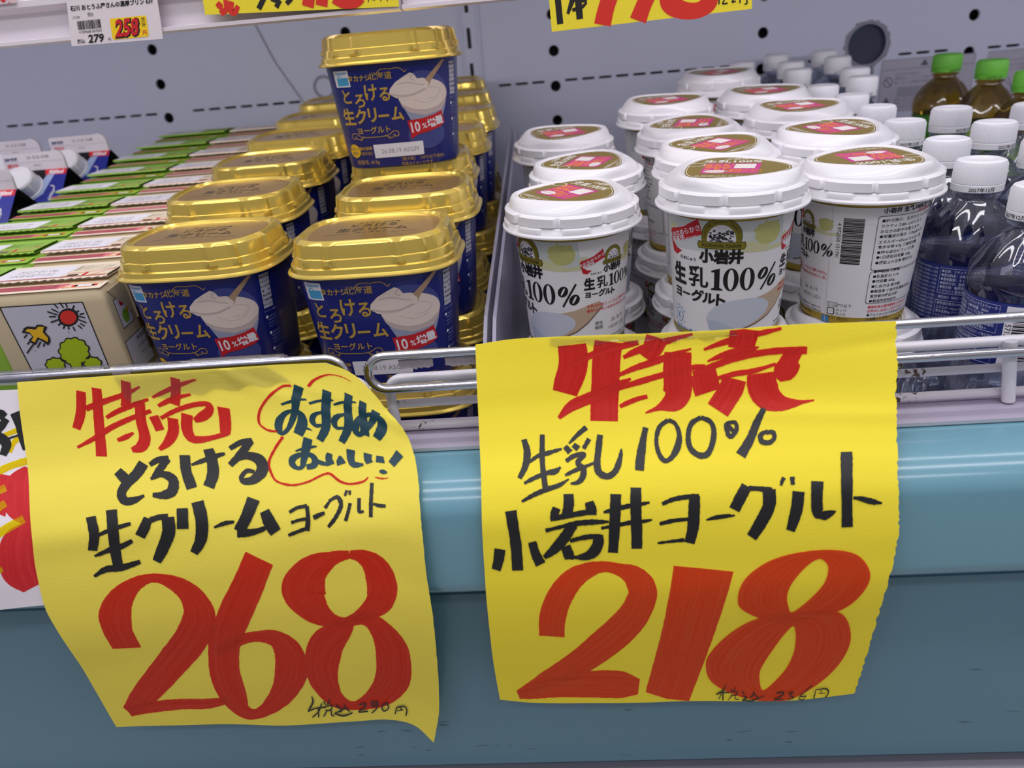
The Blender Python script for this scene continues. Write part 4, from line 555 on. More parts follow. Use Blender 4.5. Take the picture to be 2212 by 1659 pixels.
# ================================================================== white yogurt cups
def cup():
    root = empty('yogurt_cup'); root['category'] = 'yogurt cup'
    def R(z): return .0350+(.0406-.0350)*z/.085
    GB = mat('cup_gold_band', (186, 158, 56), .4, metal=.35); PALE = mat('cup_pale_grey', (214, 220, 222), .4)
    zs = [0, .0015, .002, .0054, .0055, .04, .055, .070, .0794, .0796, .085]
    rings = [[((R(z)-(.0006 if z == 0 else 0))*cos(2*pi*j/96), (R(z)-(.0006 if z == 0 else 0))*sin(2*pi*j/96), z) for j in range(96)] for z in zs]
    m = MB(); m.loft(rings, 0, cap0=True, mf=[1, 1, 1, 0, 0, 0, 0, 0, 0, 1]); body = m.build('cup_body', [CUPW, GB], root)
    prof = [(.0486, .0990), (.0490, .0994), (.0489, .1003), (.0476, .1012), (.0474, .1040), (.0468, .1048), (.0460, .1052), (.0450, .1056), (.0449, .1064), (.0449, .1104), (.0443, .1112), (.0433, .1115), (.0430, .1124), (.0425, .1142), (.0414, .1160), (.0401, .1174), (.0389, .1181), (.0379, .1182), (.0366, .1177), (.0360, .1172), (.0357, .1171), (.0200, .1171)]
    def tf(q): return .96+.105*cos(3*q)+.012*cos(6*q)
    def mod(i, t_):
        d = (t_*9/(2*pi)+.25) % 1
        if 7 <= i <= 10: return (.0017 if i < 10 else .0010) if d > .09 else (-.0004 if .02 < d < .07 else .0008)
        if 4 <= i <= 6: return -.0011 if (d+.30) % 1 < .45 else .0002
        r_, f = {13: (.0425, .25), 14: (.0412, .5), 15: (.0398, .75), 16: (.0386, .95), 17: (.0378, 1), 18: (.0366, 1), 19: (.0360, 1), 20: (.0357, 1)}.get(i, (0, 0))
        return r_*.97*tf(t_)*f-r_*f if f else 0
    m = MB(); prof = [(r, .083+(z-.099)*1.09) for r, z in prof]; m.loft(lathe(prof, 160, mod), 0, cap1=True); lid = m.build('cup_lid', WHITE, root, sharp=40)
    LG = mat('lid_label_gold', (150, 130, 62), .38, metal=.3); WW = mat('lid_label_white', (236, 232, 226), .45); MG = mat('print_magenta', (196, 60, 140), .5); OR = mat('print_orange', (240, 140, 50), .5)
    def tri(r):
        out = []
        for k in range(72):
            q = 2*pi*k/72; out.append((r*tf(q)*.97*cos(q), r*tf(q)*.97*sin(q)))
        return out
    a = Art(); a.poly(tri(34.6), LG); a.lay = 1; a.poly(tri(33.6), WW); a.lay = 2; a.poly(tri(33.1), LG); a.lay = 3
    a.text('生乳100%', -2, 19, 9, WW, bold=.02); a.text('小岩井', 0, 27, 5, WW, bold=.02); a.ell(-24, 8, 6, 5, WW); a.lay = 4; a.ell(-24, 8, 5.2, 4.2, LG); a.lay = 3
    a.text('乳酸菌は生きています', 0, -26, 4, WW); a.line([(-8, -30), (8, -30)], .5, WW)
    a.rect(-18, -18, 17, 12, MG); a.lay = 4; a.rect(1, -3, 14, 10, WW)
    for k in range(3): a.text(['当たる！', '応募は', 'こちら'][k], -9, 7-k*6.2, 5.6, OR, bold=.05)
    a.ell(-9, -12.6, 7.5, 4, WW); a.lay = 5; a.text('キャンペーン', -9, -12.6, 2.4, MG, bold=.02); a.lay = 4
    for k in range(3): a.text('豪華賞品プレゼント', 8, -7-k*3.4, 2.6, OR, bold=.04)
    a.build('lid_label', lambda x, y, d: (x/1000, y/1000, .1028+d), lid, 8, .1, .03)
    # wrap print, millimetres round the cup (39.5 mm mean radius)
    def cm(x, y, d):
        z = max(0, y)*.825/1000; q = x/41.3; r = R(z)+d; return (r*sin(q), -r*cos(q), z)
    OLV = mat('print_olive', (134, 124, 34), .45); OLD = mat('print_olive_dark', (72, 66, 22), .5); SK = mat('print_sky_grey', (206, 214, 214), .5); TR = mat('print_tree', (196, 196, 124), .6); TR2 = mat('print_field', (212, 212, 170), .6)
    CRM = mat('print_yogurt', (200, 208, 222), .45); CRM2 = mat('print_yogurt_shade', (184, 194, 212), .45); SPN = mat('print_spoon', (196, 174, 148), .5); SPD = mat('print_spoon_dark', (110, 92, 84), .5); BLU = mat('print_blue', (70, 140, 200), .5); RB = mat('print_banner_red', (196, 30, 40), .45); W_ = mat('print_white', (232, 230, 238), .5)
    a = Art()
    a.rect(-60, 96.4, 188, 97.0, OLV); a.lay = 0
    def tree(x, y, s_, n=34):
        for k in range(n):
            q = random.uniform(0, 2*pi); r = sqrt(random.random()); a.ell(x+9.5*s_*r*cos(q), y+9*s_*r*sin(q)*.85+1, random.uniform(1.2, 3)*s_, random.uniform(1, 2.3)*s_, TR, n=8)
        a.ell(x, y, 9.6*s_, 8.4*s_, TR)
    def panel(c, s_, main):
        T = lambda x, y: (c+(x if main else x*s_), y if main else 71+(y-69.5)*s_)
        a.lay = 0
        def P(pts, mt): a.poly([T(x, y) for x, y in pts], mt)
        P([(-58, 96), (42, 96), (45, 76), (20, 73), (-10, 74), (-40, 72), (-58, 74)], SK) if main else None
        a.lay = 1; P([(10, 76), (16, 82), (24, 80), (34, 76), (46, 77), (46, 73), (30, 72.4), (12, 73.5)], TR2); P([(-46, 82), (-44, 90), (-38, 91), (-30, 86)], TR2); a.lay = 2
        x, y = T(31, 86); tree(x, y, 1 if main else s_, 34 if main else 14)
        a.lay = 3
        P([(-45, 81), (-43, 85), (-36, 87), (-27, 90), (-16, 98), (-13.5, 91), (-13, 86), (-19, 83.5), (-27, 79.5), (-36, 77), (-40, 75.5), (-36, 72), (-30, 70.8), (-36, 66.5), (-41, 68), (-43, 75)], RB)
        a.lay = 5; a.text('そのなめらかさ、', *T(-28.5, 85.4), 4.9*s_, W_, rot=22, bold=.02); a.text('最高級。', *T(-33, 79), 5.2*s_, W_, rot=20, bold=.02)
        if main: a.text('(当社基準)', *T(-21, 82.4), 2.2, W_, rot=22)
        a.line([T(-42.5, 86), T(-35, 87.6), T(-27, 90.8), T(-17, 97)], .5*s_, W_, True)
        a.lay = 6; a.ell(*T(0, 85.5), 13.2*s_, 13.6*s_, OLD, -18, 198); a.lay = 7; a.ell(*T(0, 85.5), 12.6*s_, 13.0*s_, OLV, -18, 198); a.lay = 8
        a.ell(*T(0, 82.6), 9.2*s_, 11.6*s_, W_, 0, 180); a.rect(*T(-9.2, 81), *T(9.2, 82.8), W_)
        a.lay = 9; GR = mat('print_engraving', (90, 92, 100), .6)
        for k in range(70 if main else 22):
            q = random.uniform(-7.2, 7.2); h = random.uniform(84.5, 91-.05*q*q) if k % 3 else random.uniform(82, 85); a.ell(*T(q, h), random.uniform(.5, 1.4)*s_, random.uniform(.4, 1.0)*s_, BLACK if random.random() < .6 else GR, n=6)
        for k in range(12): a.line([T(-8.2, 81.4+k*.16), T(8.2, 81.5+k*.16)], .12*s_, GR) if k % 3 == 0 else None
        P2_ = [(-15.6, 78.6), (-14.8, 81), (14.8, 81), (15.6, 78.6), (14.6, 76.4), (-14.6, 76.4)]
        a.lay = 9; P([(x*1.03, 78.6+(y-78.6)*1.22) for x, y in P2_], OLD); a.lay = 10; P(P2_, OLV); a.lay = 11; a.text('KOIWAI FARM', *T(0, 78.6), 3.5*s_, OLD, sx=1.12, bold=.05)
        if main:
            s2 = 'GENUINE DAIRY PRODUCTS'
            for k, ch in enumerate(s2):
                if ch == ' ': continue
                q = radians(186-k*(192/(len(s2)-1))); a.text(ch, *T(10.9*cos(q), 85.2+11.3*sin(q)), 2.1, OLD, rot=math.degrees(q)-90, bold=.03)
        a.lay = 4
        for ch, x in (('小', -9.6), ('岩', .2), ('井', 9.8)): a.text(ch, *T(x, 70.2), 10.6*s_, BLACK, sx=.92, bold=.06)
        a.text('なまにゅう', *T(-24.5, 66), 3.0*s_, BLACK, bold=.02)
        a.text('生', *T(-33.4, 52.6), 17.5*s_, BLACK, sx=.82, bold=.045); a.text('乳', *T(-15.8, 53), 17.5*s_, BLACK, sx=.95, bold=.018)
        def serif1(x):
            P([(x-2.0, 60), (x+1.8, 61.2), (x+1.8, 46), (x+4, 45), (x+4, 44), (x-4, 44), (x-4, 45), (x-1.8, 46), (x-1.8, 58), (x-4, 58), (x-4, 59)], BLACK)
        def zero(x):
            P([(x+5.2*cos(q), 52.6+8.9*sin(q)) for q in [2*pi*k/28 for k in range(28)]], BLACK); a.lay = 5; P([(x+2.1*cos(q), 52.6+7.9*sin(q)) for q in [2*pi*k/24 for k in range(24)]], W_ if 0 else CUPW); a.lay = 4
        serif1(-2); zero(7.4); zero(18.6)
        for x, y in ((30, 55.5), (38.4, 48.5)):
            P([(x+3.9*cos(q)+.9*sin(q), y+4.6*sin(q)) for q in [2*pi*k/24 for k in range(24)]], BLACK); a.lay = 5; P([(x+.8*cos(q)+1.5*sin(q), y+3.2*sin(q)) for q in [2*pi*k/20 for k in range(20)]], CUPW); a.lay = 4
        a.line([T(40, 62), T(29.4, 42.6)], 1.5*s_, BLACK)
        for ch, x, y, h in (('ヨ', -35.4, 37, 9.2), ('ー', -26.6, 37.4, 8.4), ('グ', -16.4, 37.6, 10.5), ('ル', -7.4, 36.8, 9.8), ('ト', 1.2, 36.2, 10.8)): a.text(ch, *T(x, y), h*s_, BLACK, bold=.045, rot=-3)
    panel(0, 1, True)
    a.lay = 1
    sp = [(27, 36.6), (38, 39), (51, 43.6), (58, 45), (60, 40), (55, 35), (47, 27), (38.6, 20.5), (28, 15.6), (14, 11.4)]
    a.poly([(x+.6, y-.9) for x, y in sp], SPD); a.lay = 2; a.poly(sp, SPN); a.lay = 3
    a.poly([(-9.2, 20), (-7.6, 25), (-3, 30.4), (4, 34.6), (14, 36.6), (24, 37), (32, 35.4), (37.6, 31.4), (38.6, 27.6), (36.4, 23), (30, 18.2), (20, 13.4), (12, 11), (8.6, 8), (6.4, 4.5), (5.8, 0), (-5, 0), (-5.4, 6), (-7, 13)], CRM); a.lay = 4
    a.poly([(-5.4, 6), (-7, 13), (-8.4, 19), (-2, 19), (12, 13), (9, 8.4), (6.4, 4.5), (5.8, 0), (-5, 0)], CRM2)
    a.lay = 3; a.ell(-35.4, 17, 4.6, 5.8, BLU); a.lay = 4; a.ell(-35.4, 17, 4.1, 5.3, CUPW); a.lay = 5; a.text('K', -35, 16.8, 8, BLU, sx=.7, bold=.02)
    s2 = '許可特定保健用食品'
    for k, ch in enumerate(s2[:5]): q = radians(150-k*30); a.text(ch, -35.4+7*cos(q), 17+8*sin(q), 2, BLU, rot=math.degrees(q)-90)
    for k, ch in enumerate(s2[5:]): q = radians(215+k*36); a.text(ch, -35.4+7*cos(q), 17+8*sin(q), 2, BLU, rot=math.degrees(q)+90)
    a.text('安定剤不使用 プレーン', -24, 6.6, 3.4, BLU, bold=.01); a.text('食生活は、主食、主菜、副菜を基本に', -19, 3.0, 2.7, BLU)
    # second, smaller panel, date, bar code, ingredients
    def smallp(): panel(70, .60, False)
    smallp(); a.lay = 4
    a.text('生乳だけをじっくりと発酵させた。', 70, 41.6, 2.9, RED, bold=.02); a.text('酸味の少ないなめらかなおいしさ。', 70, 37.6, 2.9, RED, bold=.02)
    a.text('賞味', 57.5, 25.6, 3.6, BLACK); a.text('期限', 57.5, 21.6, 3.6, BLACK)
    DOT = mat('print_dotgrey', (150, 140, 146), .6); a.text('26. 8.19', 77, 25.6, 4.9, DOT); a.text('+KIW U01', 77, 19.2, 4.9, DOT)
    for k, s_ in enumerate(['製造所固有記号の各製造所は以下の通りです。', 'A:小岩井乳業東京工場 埼玉県狭山市広瀬台28-1', 'お客様相談 0120-171766']): a.text(s_, 69, 11-k*3.1, 2.0, BLACK, bold=.01)
    a.rect(90.2, 0, 96.4, 5.5, BLU); a.lay = 5; a.rect(93.0, 0, 93.4, 103, mat('cup_seam', (206, 204, 208), .4)); a.lay = 4
    y = 88
    while y > 52: wd = random.choice((.3, .6, 1.0)); a.rect(101, y-wd, 114.5, y, BLACK); y -= wd+random.choice((.3, .5))
    a.text('4 972050 151741', 98.6, 70, 4.0, BLACK, rot=-90)
    a.rect(94.4, 14.6, 102.4, 18.2, GREY, .4); a.lay = 5; a.rect(94.8, 15, 102, 17.8, CUPW, .3); a.text('要冷蔵', 98.4, 16.4, 2.3, BLACK); a.lay = 4; a.text('10℃以下', 107, 16.4, 3.0, BLACK)
    a.rect(94.6, 7.4, 100.6, 13.4, BLACK, 1); a.lay = 5; a.rect(95.3, 8.1, 99.9, 12.7, CUPW, .8); a.text('プラ', 97.6, 10.4, 2.1, BLACK); a.lay = 4
    a.text('カップ', 105.6, 12.2, 2.7, BLACK); a.text('外ふた', 105.6, 8.8, 2.7, BLACK); a.text('アルミ：内ふた', 102, 4.8, 2.7, BLACK)
    L_ = ['●許可表示：生きたビフィズス菌', 'ラクティスBB-12の働きで', 'おなかの調子を整えます', '●栄養成分表示（100gあたり）', 'エネルギー65kcal たんぱく質', '炭水化物 4.9g 食塩相当量', '●関与成分ビフィズス菌', '●1日摂取目安量 100g', '●摂取上の注意 開封後は', '●種類別 発酵乳', '●乳脂肪分 3.1%', '●内容量 400g', '●保存方法 要冷蔵', '●製造者 小岩井乳業株式会社', '東京都中野区中野', '●製造所固有記号']
    a.rect(122.4, 47, 176, 90, GREY, 2); a.rect(122.4, 19, 176, 46, GREY, 2); a.lay = 5; a.rect(122.8, 47.4, 175.6, 89.6, CUPW, 2); a.rect(122.8, 19.4, 175.6, 45.6, CUPW, 2); a.lay = 6
    for k, s_ in enumerate(L_): a.text(s_, 125, 86.4-k*4.15-(3.0 if k > 8 else 0), 2.9, BLACK, left=True, bold=.02)
    a.text('小岩井 生乳100%ヨーグルト', 151, 94, 4.2, BLACK, bold=.03); a.text('特定保健用食品', 160, 90.8, 2.4, RED)
    for k, s_ in enumerate(['●開封後は賞味期限にかかわらず', 'お早めにお召し上がり下さい', '●アルミのふたで手を切らないよう', 'に注意して下さい', '●乳清が分離することがあります']): a.text(s_, 125, 16-k*3.5, 2.6, RED if k < 2 else BLACK, left=True, bold=.01)
    a.build('cup_print', cm, body, 2.3, .08, .028)
    for o in root.children_recursive:
        for v in o.data.vertices: v.co.x *= .952; v.co.y *= .952
    return root
CUP0 = cup(); usedc = [False]; HC = .1034; zc_ = -.1700
CUPS = [('L1', .013, .507, -56, 'front', 'left'), ('C1', .1115, .480, -20, 'front', 'middle'), ('R1', .205, .509, -178, 'front', 'right'), ('L2', .028, .609, 62, 'second', 'left'), ('L3', .014, .705, 15, 'third', 'left'),
        ('C2', .122, .578, 40, 'second', 'middle'), ('C3', .120, .672, 70, 'third', 'middle'), ('C4', .113, .766, 15, 'fourth', 'middle'), ('R2', .214, .603, -75, 'second', 'right'), ('R3', .216, .698, 10, 'third', 'right'), ('R4', .212, .792, 10, 'fourth', 'right'), ('R5', .191, .900, 20, 'fifth', 'right')]
RIMZ = dict(L1=-.097, C1=-.086, R1=-.090, L2=-.090, L3=-.075, C2=-.081, C3=-.073, C4=-.058, R2=-.079, R3=-.068, R4=-.058, R5=-.041)
for nm, x, y, rz, o1, o2 in CUPS:
    b = Vector((x, y, RIMZ[nm]-.083)); tx = radians(1.2 if o1 == 'front' else 3.2)
    place(CUP0, seat(*b, radians(rz), tx), f'white lidded yogurt cup, upper layer, {o1} from rail in {o2} row', 'white lidded yogurt cups', usedc)
    b2 = b-UP(tx)*(HC+.0006)+Vector((.002 if o1 == 'front' else random.uniform(-.002, .002), 0, 0))
    place(CUP0, seat(*b2, radians(random.choice((20, 80, 200, -60))), tx), f'white lidded yogurt cup, lower layer, under {o1} upper cup of {o2} row', 'white lidded yogurt cups', usedc)
# ================================================================== beige drink cartons (two rows)
def carton(top_a, top_b, name_, green):
    root = empty('drink_carton'); root['category'] = 'drink carton'
    BG = mat('carton_beige', (214, 196, 160), .55, var=.03, vscale=20)
    hx, hy, H = .0440, .0275, .172; m = MB()
    def rr(ax, ay, z, r=.003, n=4):
        P = []
        for q, (sx, sy_) in enumerate(((1, 1), (-1, 1), (-1, -1), (1, -1))):
            for k in range(n+1):
                t_ = q*pi/2+k/n*pi/2; P.append((sx*(ax-r)+r*cos(t_), sy_*(ay-r)+r*sin(t_), z))
        return P
    m.loft([rr(hx-.002, hy-.002, 0), rr(hx, hy, .003), rr(hx, hy, H-.010), rr(hx-.0006, hy-.0006, H-.003), rr(hx-.003, hy-.003, H)], 0, cap0=True, cap1=True)
    body = m.build('carton_body', mat('carton_lime', (152, 198, 70), .45) if green else BG, root, sharp=50)
    # folded top seam standing a little proud, leaning backwards, with its crimped edge
    m = MB(); n = 40
    for i in range(n+1):
        x = -hx+.002+(2*hx-.004)*i/n; q = .0005*sin(i*2.1)
        m.V += [(x, -.0130+q, H+.0030+q*.4), (x, -.0120, H+.0042), (x, .019, H+.0022), (x, .019, H+.0002), (x, -.0130+q, H+.0022)]
    for i in range(n):
        for j in range(4): m.F.append((i*5+j, (i+1)*5+j, (i+1)*5+j+1, i*5+j+1)); m.fm.append(0)
    flap = m.build('top_seam', mat('carton_'+('lime' if green else 'cream'), top_a, .45), root)
    PKR = mat('print_rose', (222, 112, 126), .5); WT = mat('print_white', (232, 230, 238), .5); LM = mat('print_leaf_pale', (150, 196, 84), .5); OR = mat('print_orange', (240, 140, 50), .5); DG = mat('print_dotgrey', (150, 140, 146), .6); CB = mat('print_crate_brown', (120, 88, 60), .6)
    a = Art(); a.rect(-43, -26.5, 43, -14, mat('carton_'+('lime' if green else 'cream'), top_a, .45)); a.lay = 1
    a.poly([(-43, -23), (12, -23), (18, -15), (-43, -15)], PKR)
    for k in range(5): a.line([(-42, -22+k*1.5), (10, -22.4+k*1.5)], .6, WT)
    a.lay = 2; a.rect(-43, -26.6, 43, -24, mat('carton_'+('lime' if green else 'cream'), top_a, .45))
    a.line([(14, -22.5), (20, -16), (40, -16), (34, -22.5), (14, -22.5)], .9, OR); a.lay = 3; a.rect(22, -21.4, 36, -18.4, WT, 1); a.ell(22, -19.9, 2.4, 1.8, RED, n=12); a.ell(36, -19.9, 2.2, 1.8, RED, n=12)
    if green: a.rect(-43, 21, 43, 27.4, LM)
    else: a.line([(-43, 24), (43, 24)], 1.4, PKR)
    a.build('top_print', lambda x, y, d: (x/1000, y/1000, H+d), body, 12, .12, .04)
    a = Art(); a.rect(-42, -11.4, 9, 13.6, WT, .5); a.lay = 1; a.text('2027 01 06', -17, 4.6, 7.2, DG, sx=.9); a.text('+KB/DJT152', -17, -4.4, 7.2, DG, sx=.9); a.lay = 0
    a.poly([(11, 14), (41, 14), (41, -12), (9.6, -12)], LM if green else mat('print_pale_cream', (236, 222, 196), .5)); a.lay = 1
    for k in range(4): a.text('開け口をよくふってから', 24, 10.6-k*3, 2.4, BLACK)
    a.line([(10, -5), (26, -3.6), (41, 2)], .8, RED, True); a.rect(12, -11, 20, -7.6, BLACK if not green else GREY); a.rect(23, -11.4, 25.6, -4.4, RED); a.line([(8, -12), (41, -11)], .9, OR); a.line([(30, -11), (38, -2), (41, 4)], 1, PKR, True)
    a.rect(-41, -12.4, 41, -11.7, PKR if not green else LM)
    a.build('seam_print', lambda x, y, d: (x/1000, y/1000, H+.0042-(y+12)*.0020/31+d), flap, 8, .12, .03)
    # folded ear on the right-hand side
    m = MB(); m.add([(hx+.0002, -.0235, H-.004), (hx+.0002, .0235, H-.004), (hx+.0002, 0, H-.030), (hx+.0009, -.0225, H-.004), (hx+.0009, .0225, H-.004), (hx+.0010, 0, H-.029)], [(0, 1, 2), (5, 4, 3), (0, 2, 5, 3), (2, 1, 4, 5), (1, 0, 3, 4)])
    m.tube([(hx-.0004, -.001, H-.001), (hx+.0016, -.001, H-.012), (hx+.0018, -.001, H-.033)], .0008, 6); m.build('side_ear', BG, root, sharp=20)
    return root, body
CA0, CAB = carton((242, 228, 208), None, 'a', False)
# front picture: window, sun, bird and trees
flatink('front_picture', FLAT['C'], CAB, lambda x, z, d: (x/1000, -.0276-d, .172+(z+.5)/1000), {**IM, 'w': mat('print_lilac_white', (206, 204, 216), .5)})
a = Art(); QW = mat('print_white', (232, 230, 238), .5); BRN = mat('print_brown', (70, 46, 20), .5); LM = mat('print_leaf', (130, 186, 50), .5)
a.rect(-20, -34, -4, -12, BRN); a.lay = 1; a.rect(-19.4, -33.4, -4.6, -12.6, QW); a.lay = 2; a.ell(-12, -17, 2.4, 2.4, RED); a.ell(-12, -27, 4, 5, LM); a.ell(-8, -24, 2, 2, IM['y'])
a.lay = 0; a.rect(0, -62, 22, -26, mat('print_amber_dark', (130, 92, 20), .5)); a.lay = 1; a.rect(1.5, -60, 20.5, -28, BRN); a.ell(11, -48, 7, 7, QW)
a.lay = 0; a.rect(-24, -68, 4, -42, BRN); a.lay = 1; a.rect(-23.4, -67.4, 3.4, -42.6, QW); a.lay = 2; a.text('水谷園', -4, -46, 4, BLACK, bold=.02); a.text('がすすめる', -4, -52, 3, BLACK); a.text('おいしさ', -4, -57, 3, BLACK)
a.lay = 0; a.rect(-24, -78, 22, -71, QW, 3); a.lay = 1; a.text('裏面もデザインされています', -1, -74.5, 3.2, BLACK); a.lay = 0
a.rect(-26, -98, 26, -81, LM); a.rect(-26, -118, 26, -100, QW); a.lay = 1; a.text('おいしい飲み方', 0, -89, 6, BRN, bold=.04); a.text('冷やして', -2, -108, 8, RED, bold=.04)
a.build('side_print', lambda x, y, d: (.0441+d, x/1000, .172+y/1000), CAB, 10, .1, .03)
CB0, CBB = carton((160, 202, 76), None, 'b', True)
ua, ub = [False], [False]; CTILT = radians(4.6)      # the packed cartons stand square on the sloping deck
for i in range(9):
    y = .5150+i*.0572; x = -.346+(.002*sin(i*1.7))
    place(CA0, seat(x, y, plane(-.2815, y, .14), 0, CTILT), f'beige drink carton with cream and red top, {ordn[i]} from rail in its row', 'cream topped drink cartons', ua)
for i in range(9):
    y = .5170+i*.0572; x = -.4350+(.0015*cos(i*1.3))
    place(CB0, seat(x, y, plane(-.2815, y, .14), .0, CTILT), f'drink carton with lime green top, {ordn[i]} from rail in its row', 'green topped drink cartons', ub)
# ================================================================== gable-top milk cartons
def milk():
    root = empty('milk_carton'); root['category'] = 'milk carton'
    NB = mat('milk_navy', (38, 48, 150), .35, coat=.2); BK = mat('milk_black', (14, 14, 22), .4); FW = mat('milk_fin_grey', (222, 214, 222), .45); s_ = .035; H = .1475; R_ = .043
    m = MB(); m.box((-s_, -s_, 0), (s_, s_, H)); body = m.build('carton_body', NB, root, smooth=False)
    zt_ = H+R_-.012
    m = MB(); m.add([(-s_, -s_, H), (s_, -s_, H), (s_, s_, H), (-s_, s_, H), (-s_, -.0015, zt_), (s_, -.0015, zt_), (s_, .0015, zt_), (-s_, .0015, zt_), (-s_+.016, 0, zt_-.012), (s_-.016, 0, zt_-.012)],
        [(0, 1, 5, 4)], 0); m.F += [(2, 3, 7, 6)]; m.fm += [0]; m.F += [(1, 2, 9), (1, 9, 5), (2, 6, 9), (3, 0, 8), (0, 4, 8), (3, 8, 7), (5, 9, 6), (4, 7, 8)]; m.fm += [1]*8
    roof = m.build('gable_roof', [NB, BK], root, smooth=False)
    m = MB(); P = [(-s_+.001, zt_-.001), (s_-.001, zt_-.001), (s_-.001, zt_+.012), (s_-.0035, zt_+.017), (s_-.008, zt_+.0195), (s_-.014, zt_+.0185), (-s_+.004, zt_+.0185), (-s_+.001, zt_+.0165)]
    n = len(P); m.add([(x, -.0016, z) for x, z in P]+[(x, .0016, z) for x, z in P], [tuple(range(n)), tuple(range(2*n-1, n-1, -1))]+[(j, j+n, (j+1) % n+n, (j+1) % n) for j in range(n)])
    fin = m.build('top_fin', FW, root, smooth=False)
    a = Art(); DB = mat('print_date_blue', (60, 62, 110), .5); DG = mat('print_dotgrey', (150, 140, 146), .6); a.rect(-33, 8.4, 33, 9.2, mat('fin_crease', (200, 192, 202), .5))
    a.text('賞味期限', -24, 12.4, 3.6, DB, bold=.05); a.text('(開封前)', -24, 5.6, 4.2, RED, sx=.9, bold=.02); a.text('26. 8.26 ASM', 6, 13.6, 4.6, DG, bold=.01); a.text('SPEO', 3, 5.2, 3.8, DG)
    a.build('fin_print', lambda x, y, d: (x/1000, -.0016-d, zt_+y/1000), fin, 20)
    L = math.hypot(s_-.0015, zt_-H); cy, cz = (s_-.0015)/L, (zt_-H)/L
    rm = lambda x, y, d: (x/1000, -s_+y/1000*cy-d*cz, H+y/1000*cz+d*cy)
    a = Art(); WT = mat('print_white', (232, 230, 238), .5); Lm = L*1000; CY = mat('print_milk_pale', (170, 190, 232), .5)
    a.poly([(-30, Lm), (20, Lm), (6, 2), (-20, 6)], BK); a.lay = 1
    a.poly([(14, Lm-6), (22, Lm-6), (14, 14), (4, 6), (0, 10)], CY); a.poly([(10, Lm), (34.6, Lm), (34.6, Lm-7.6), (12, Lm-7.6)], RED); a.lay = 2; a.text('900ml', 23, Lm-4, 6.6, WT, bold=.04, shear=.12)
    a.text('-OPEN', 23.5, 11, 4.6, WT, rot=75, bold=.03); a.line([(20, 24), (24, 23), (25.4, 17)], 1.2, WT, True); a.poly([(-31, Lm-8), (-24, Lm-3), (-27, Lm-10)], RED)
    a.build('roof_print', rm, roof, 20)
    # screw cap
    m = MB(); prof = [(.0168, 0), (.0168, .002), (.0156, .0025), (.0156, .003), (.0153, .016), (.0142, .0176), (.0112, .0180), (.0104, .0173), (.003, .0171)]
    m.loft(lathe(prof, 120, lambda i, t_: .0003 if 3 <= i <= 4 and int(t_*60/pi) % 2 else 0), 0, cap0=True, cap1=True)
    cp = m.build('screw_cap', WHITE, root); nrm = Vector((0, -cz, cy)); p = Vector(rm(-4, Lm*.50, 0)); cp.matrix_local = Matrix.Translation(p) @ nrm.to_track_quat('Z', 'Y').to_matrix().to_4x4()
    return root
MI0 = milk(); um = [False]
for x, y, l in ((-.560, .737, 'foremost, cut by picture edge'), (-.550, .812, 'second from front, in full view'), (-.540, .884, 'rearmost on the right'), (-.622, .886, 'rear left, half hidden')):
    place(MI0, seat(x, y, plane(-.2815, y, .14)), 'navy milk carton with white cap, '+l, 'gable top milk cartons', um)
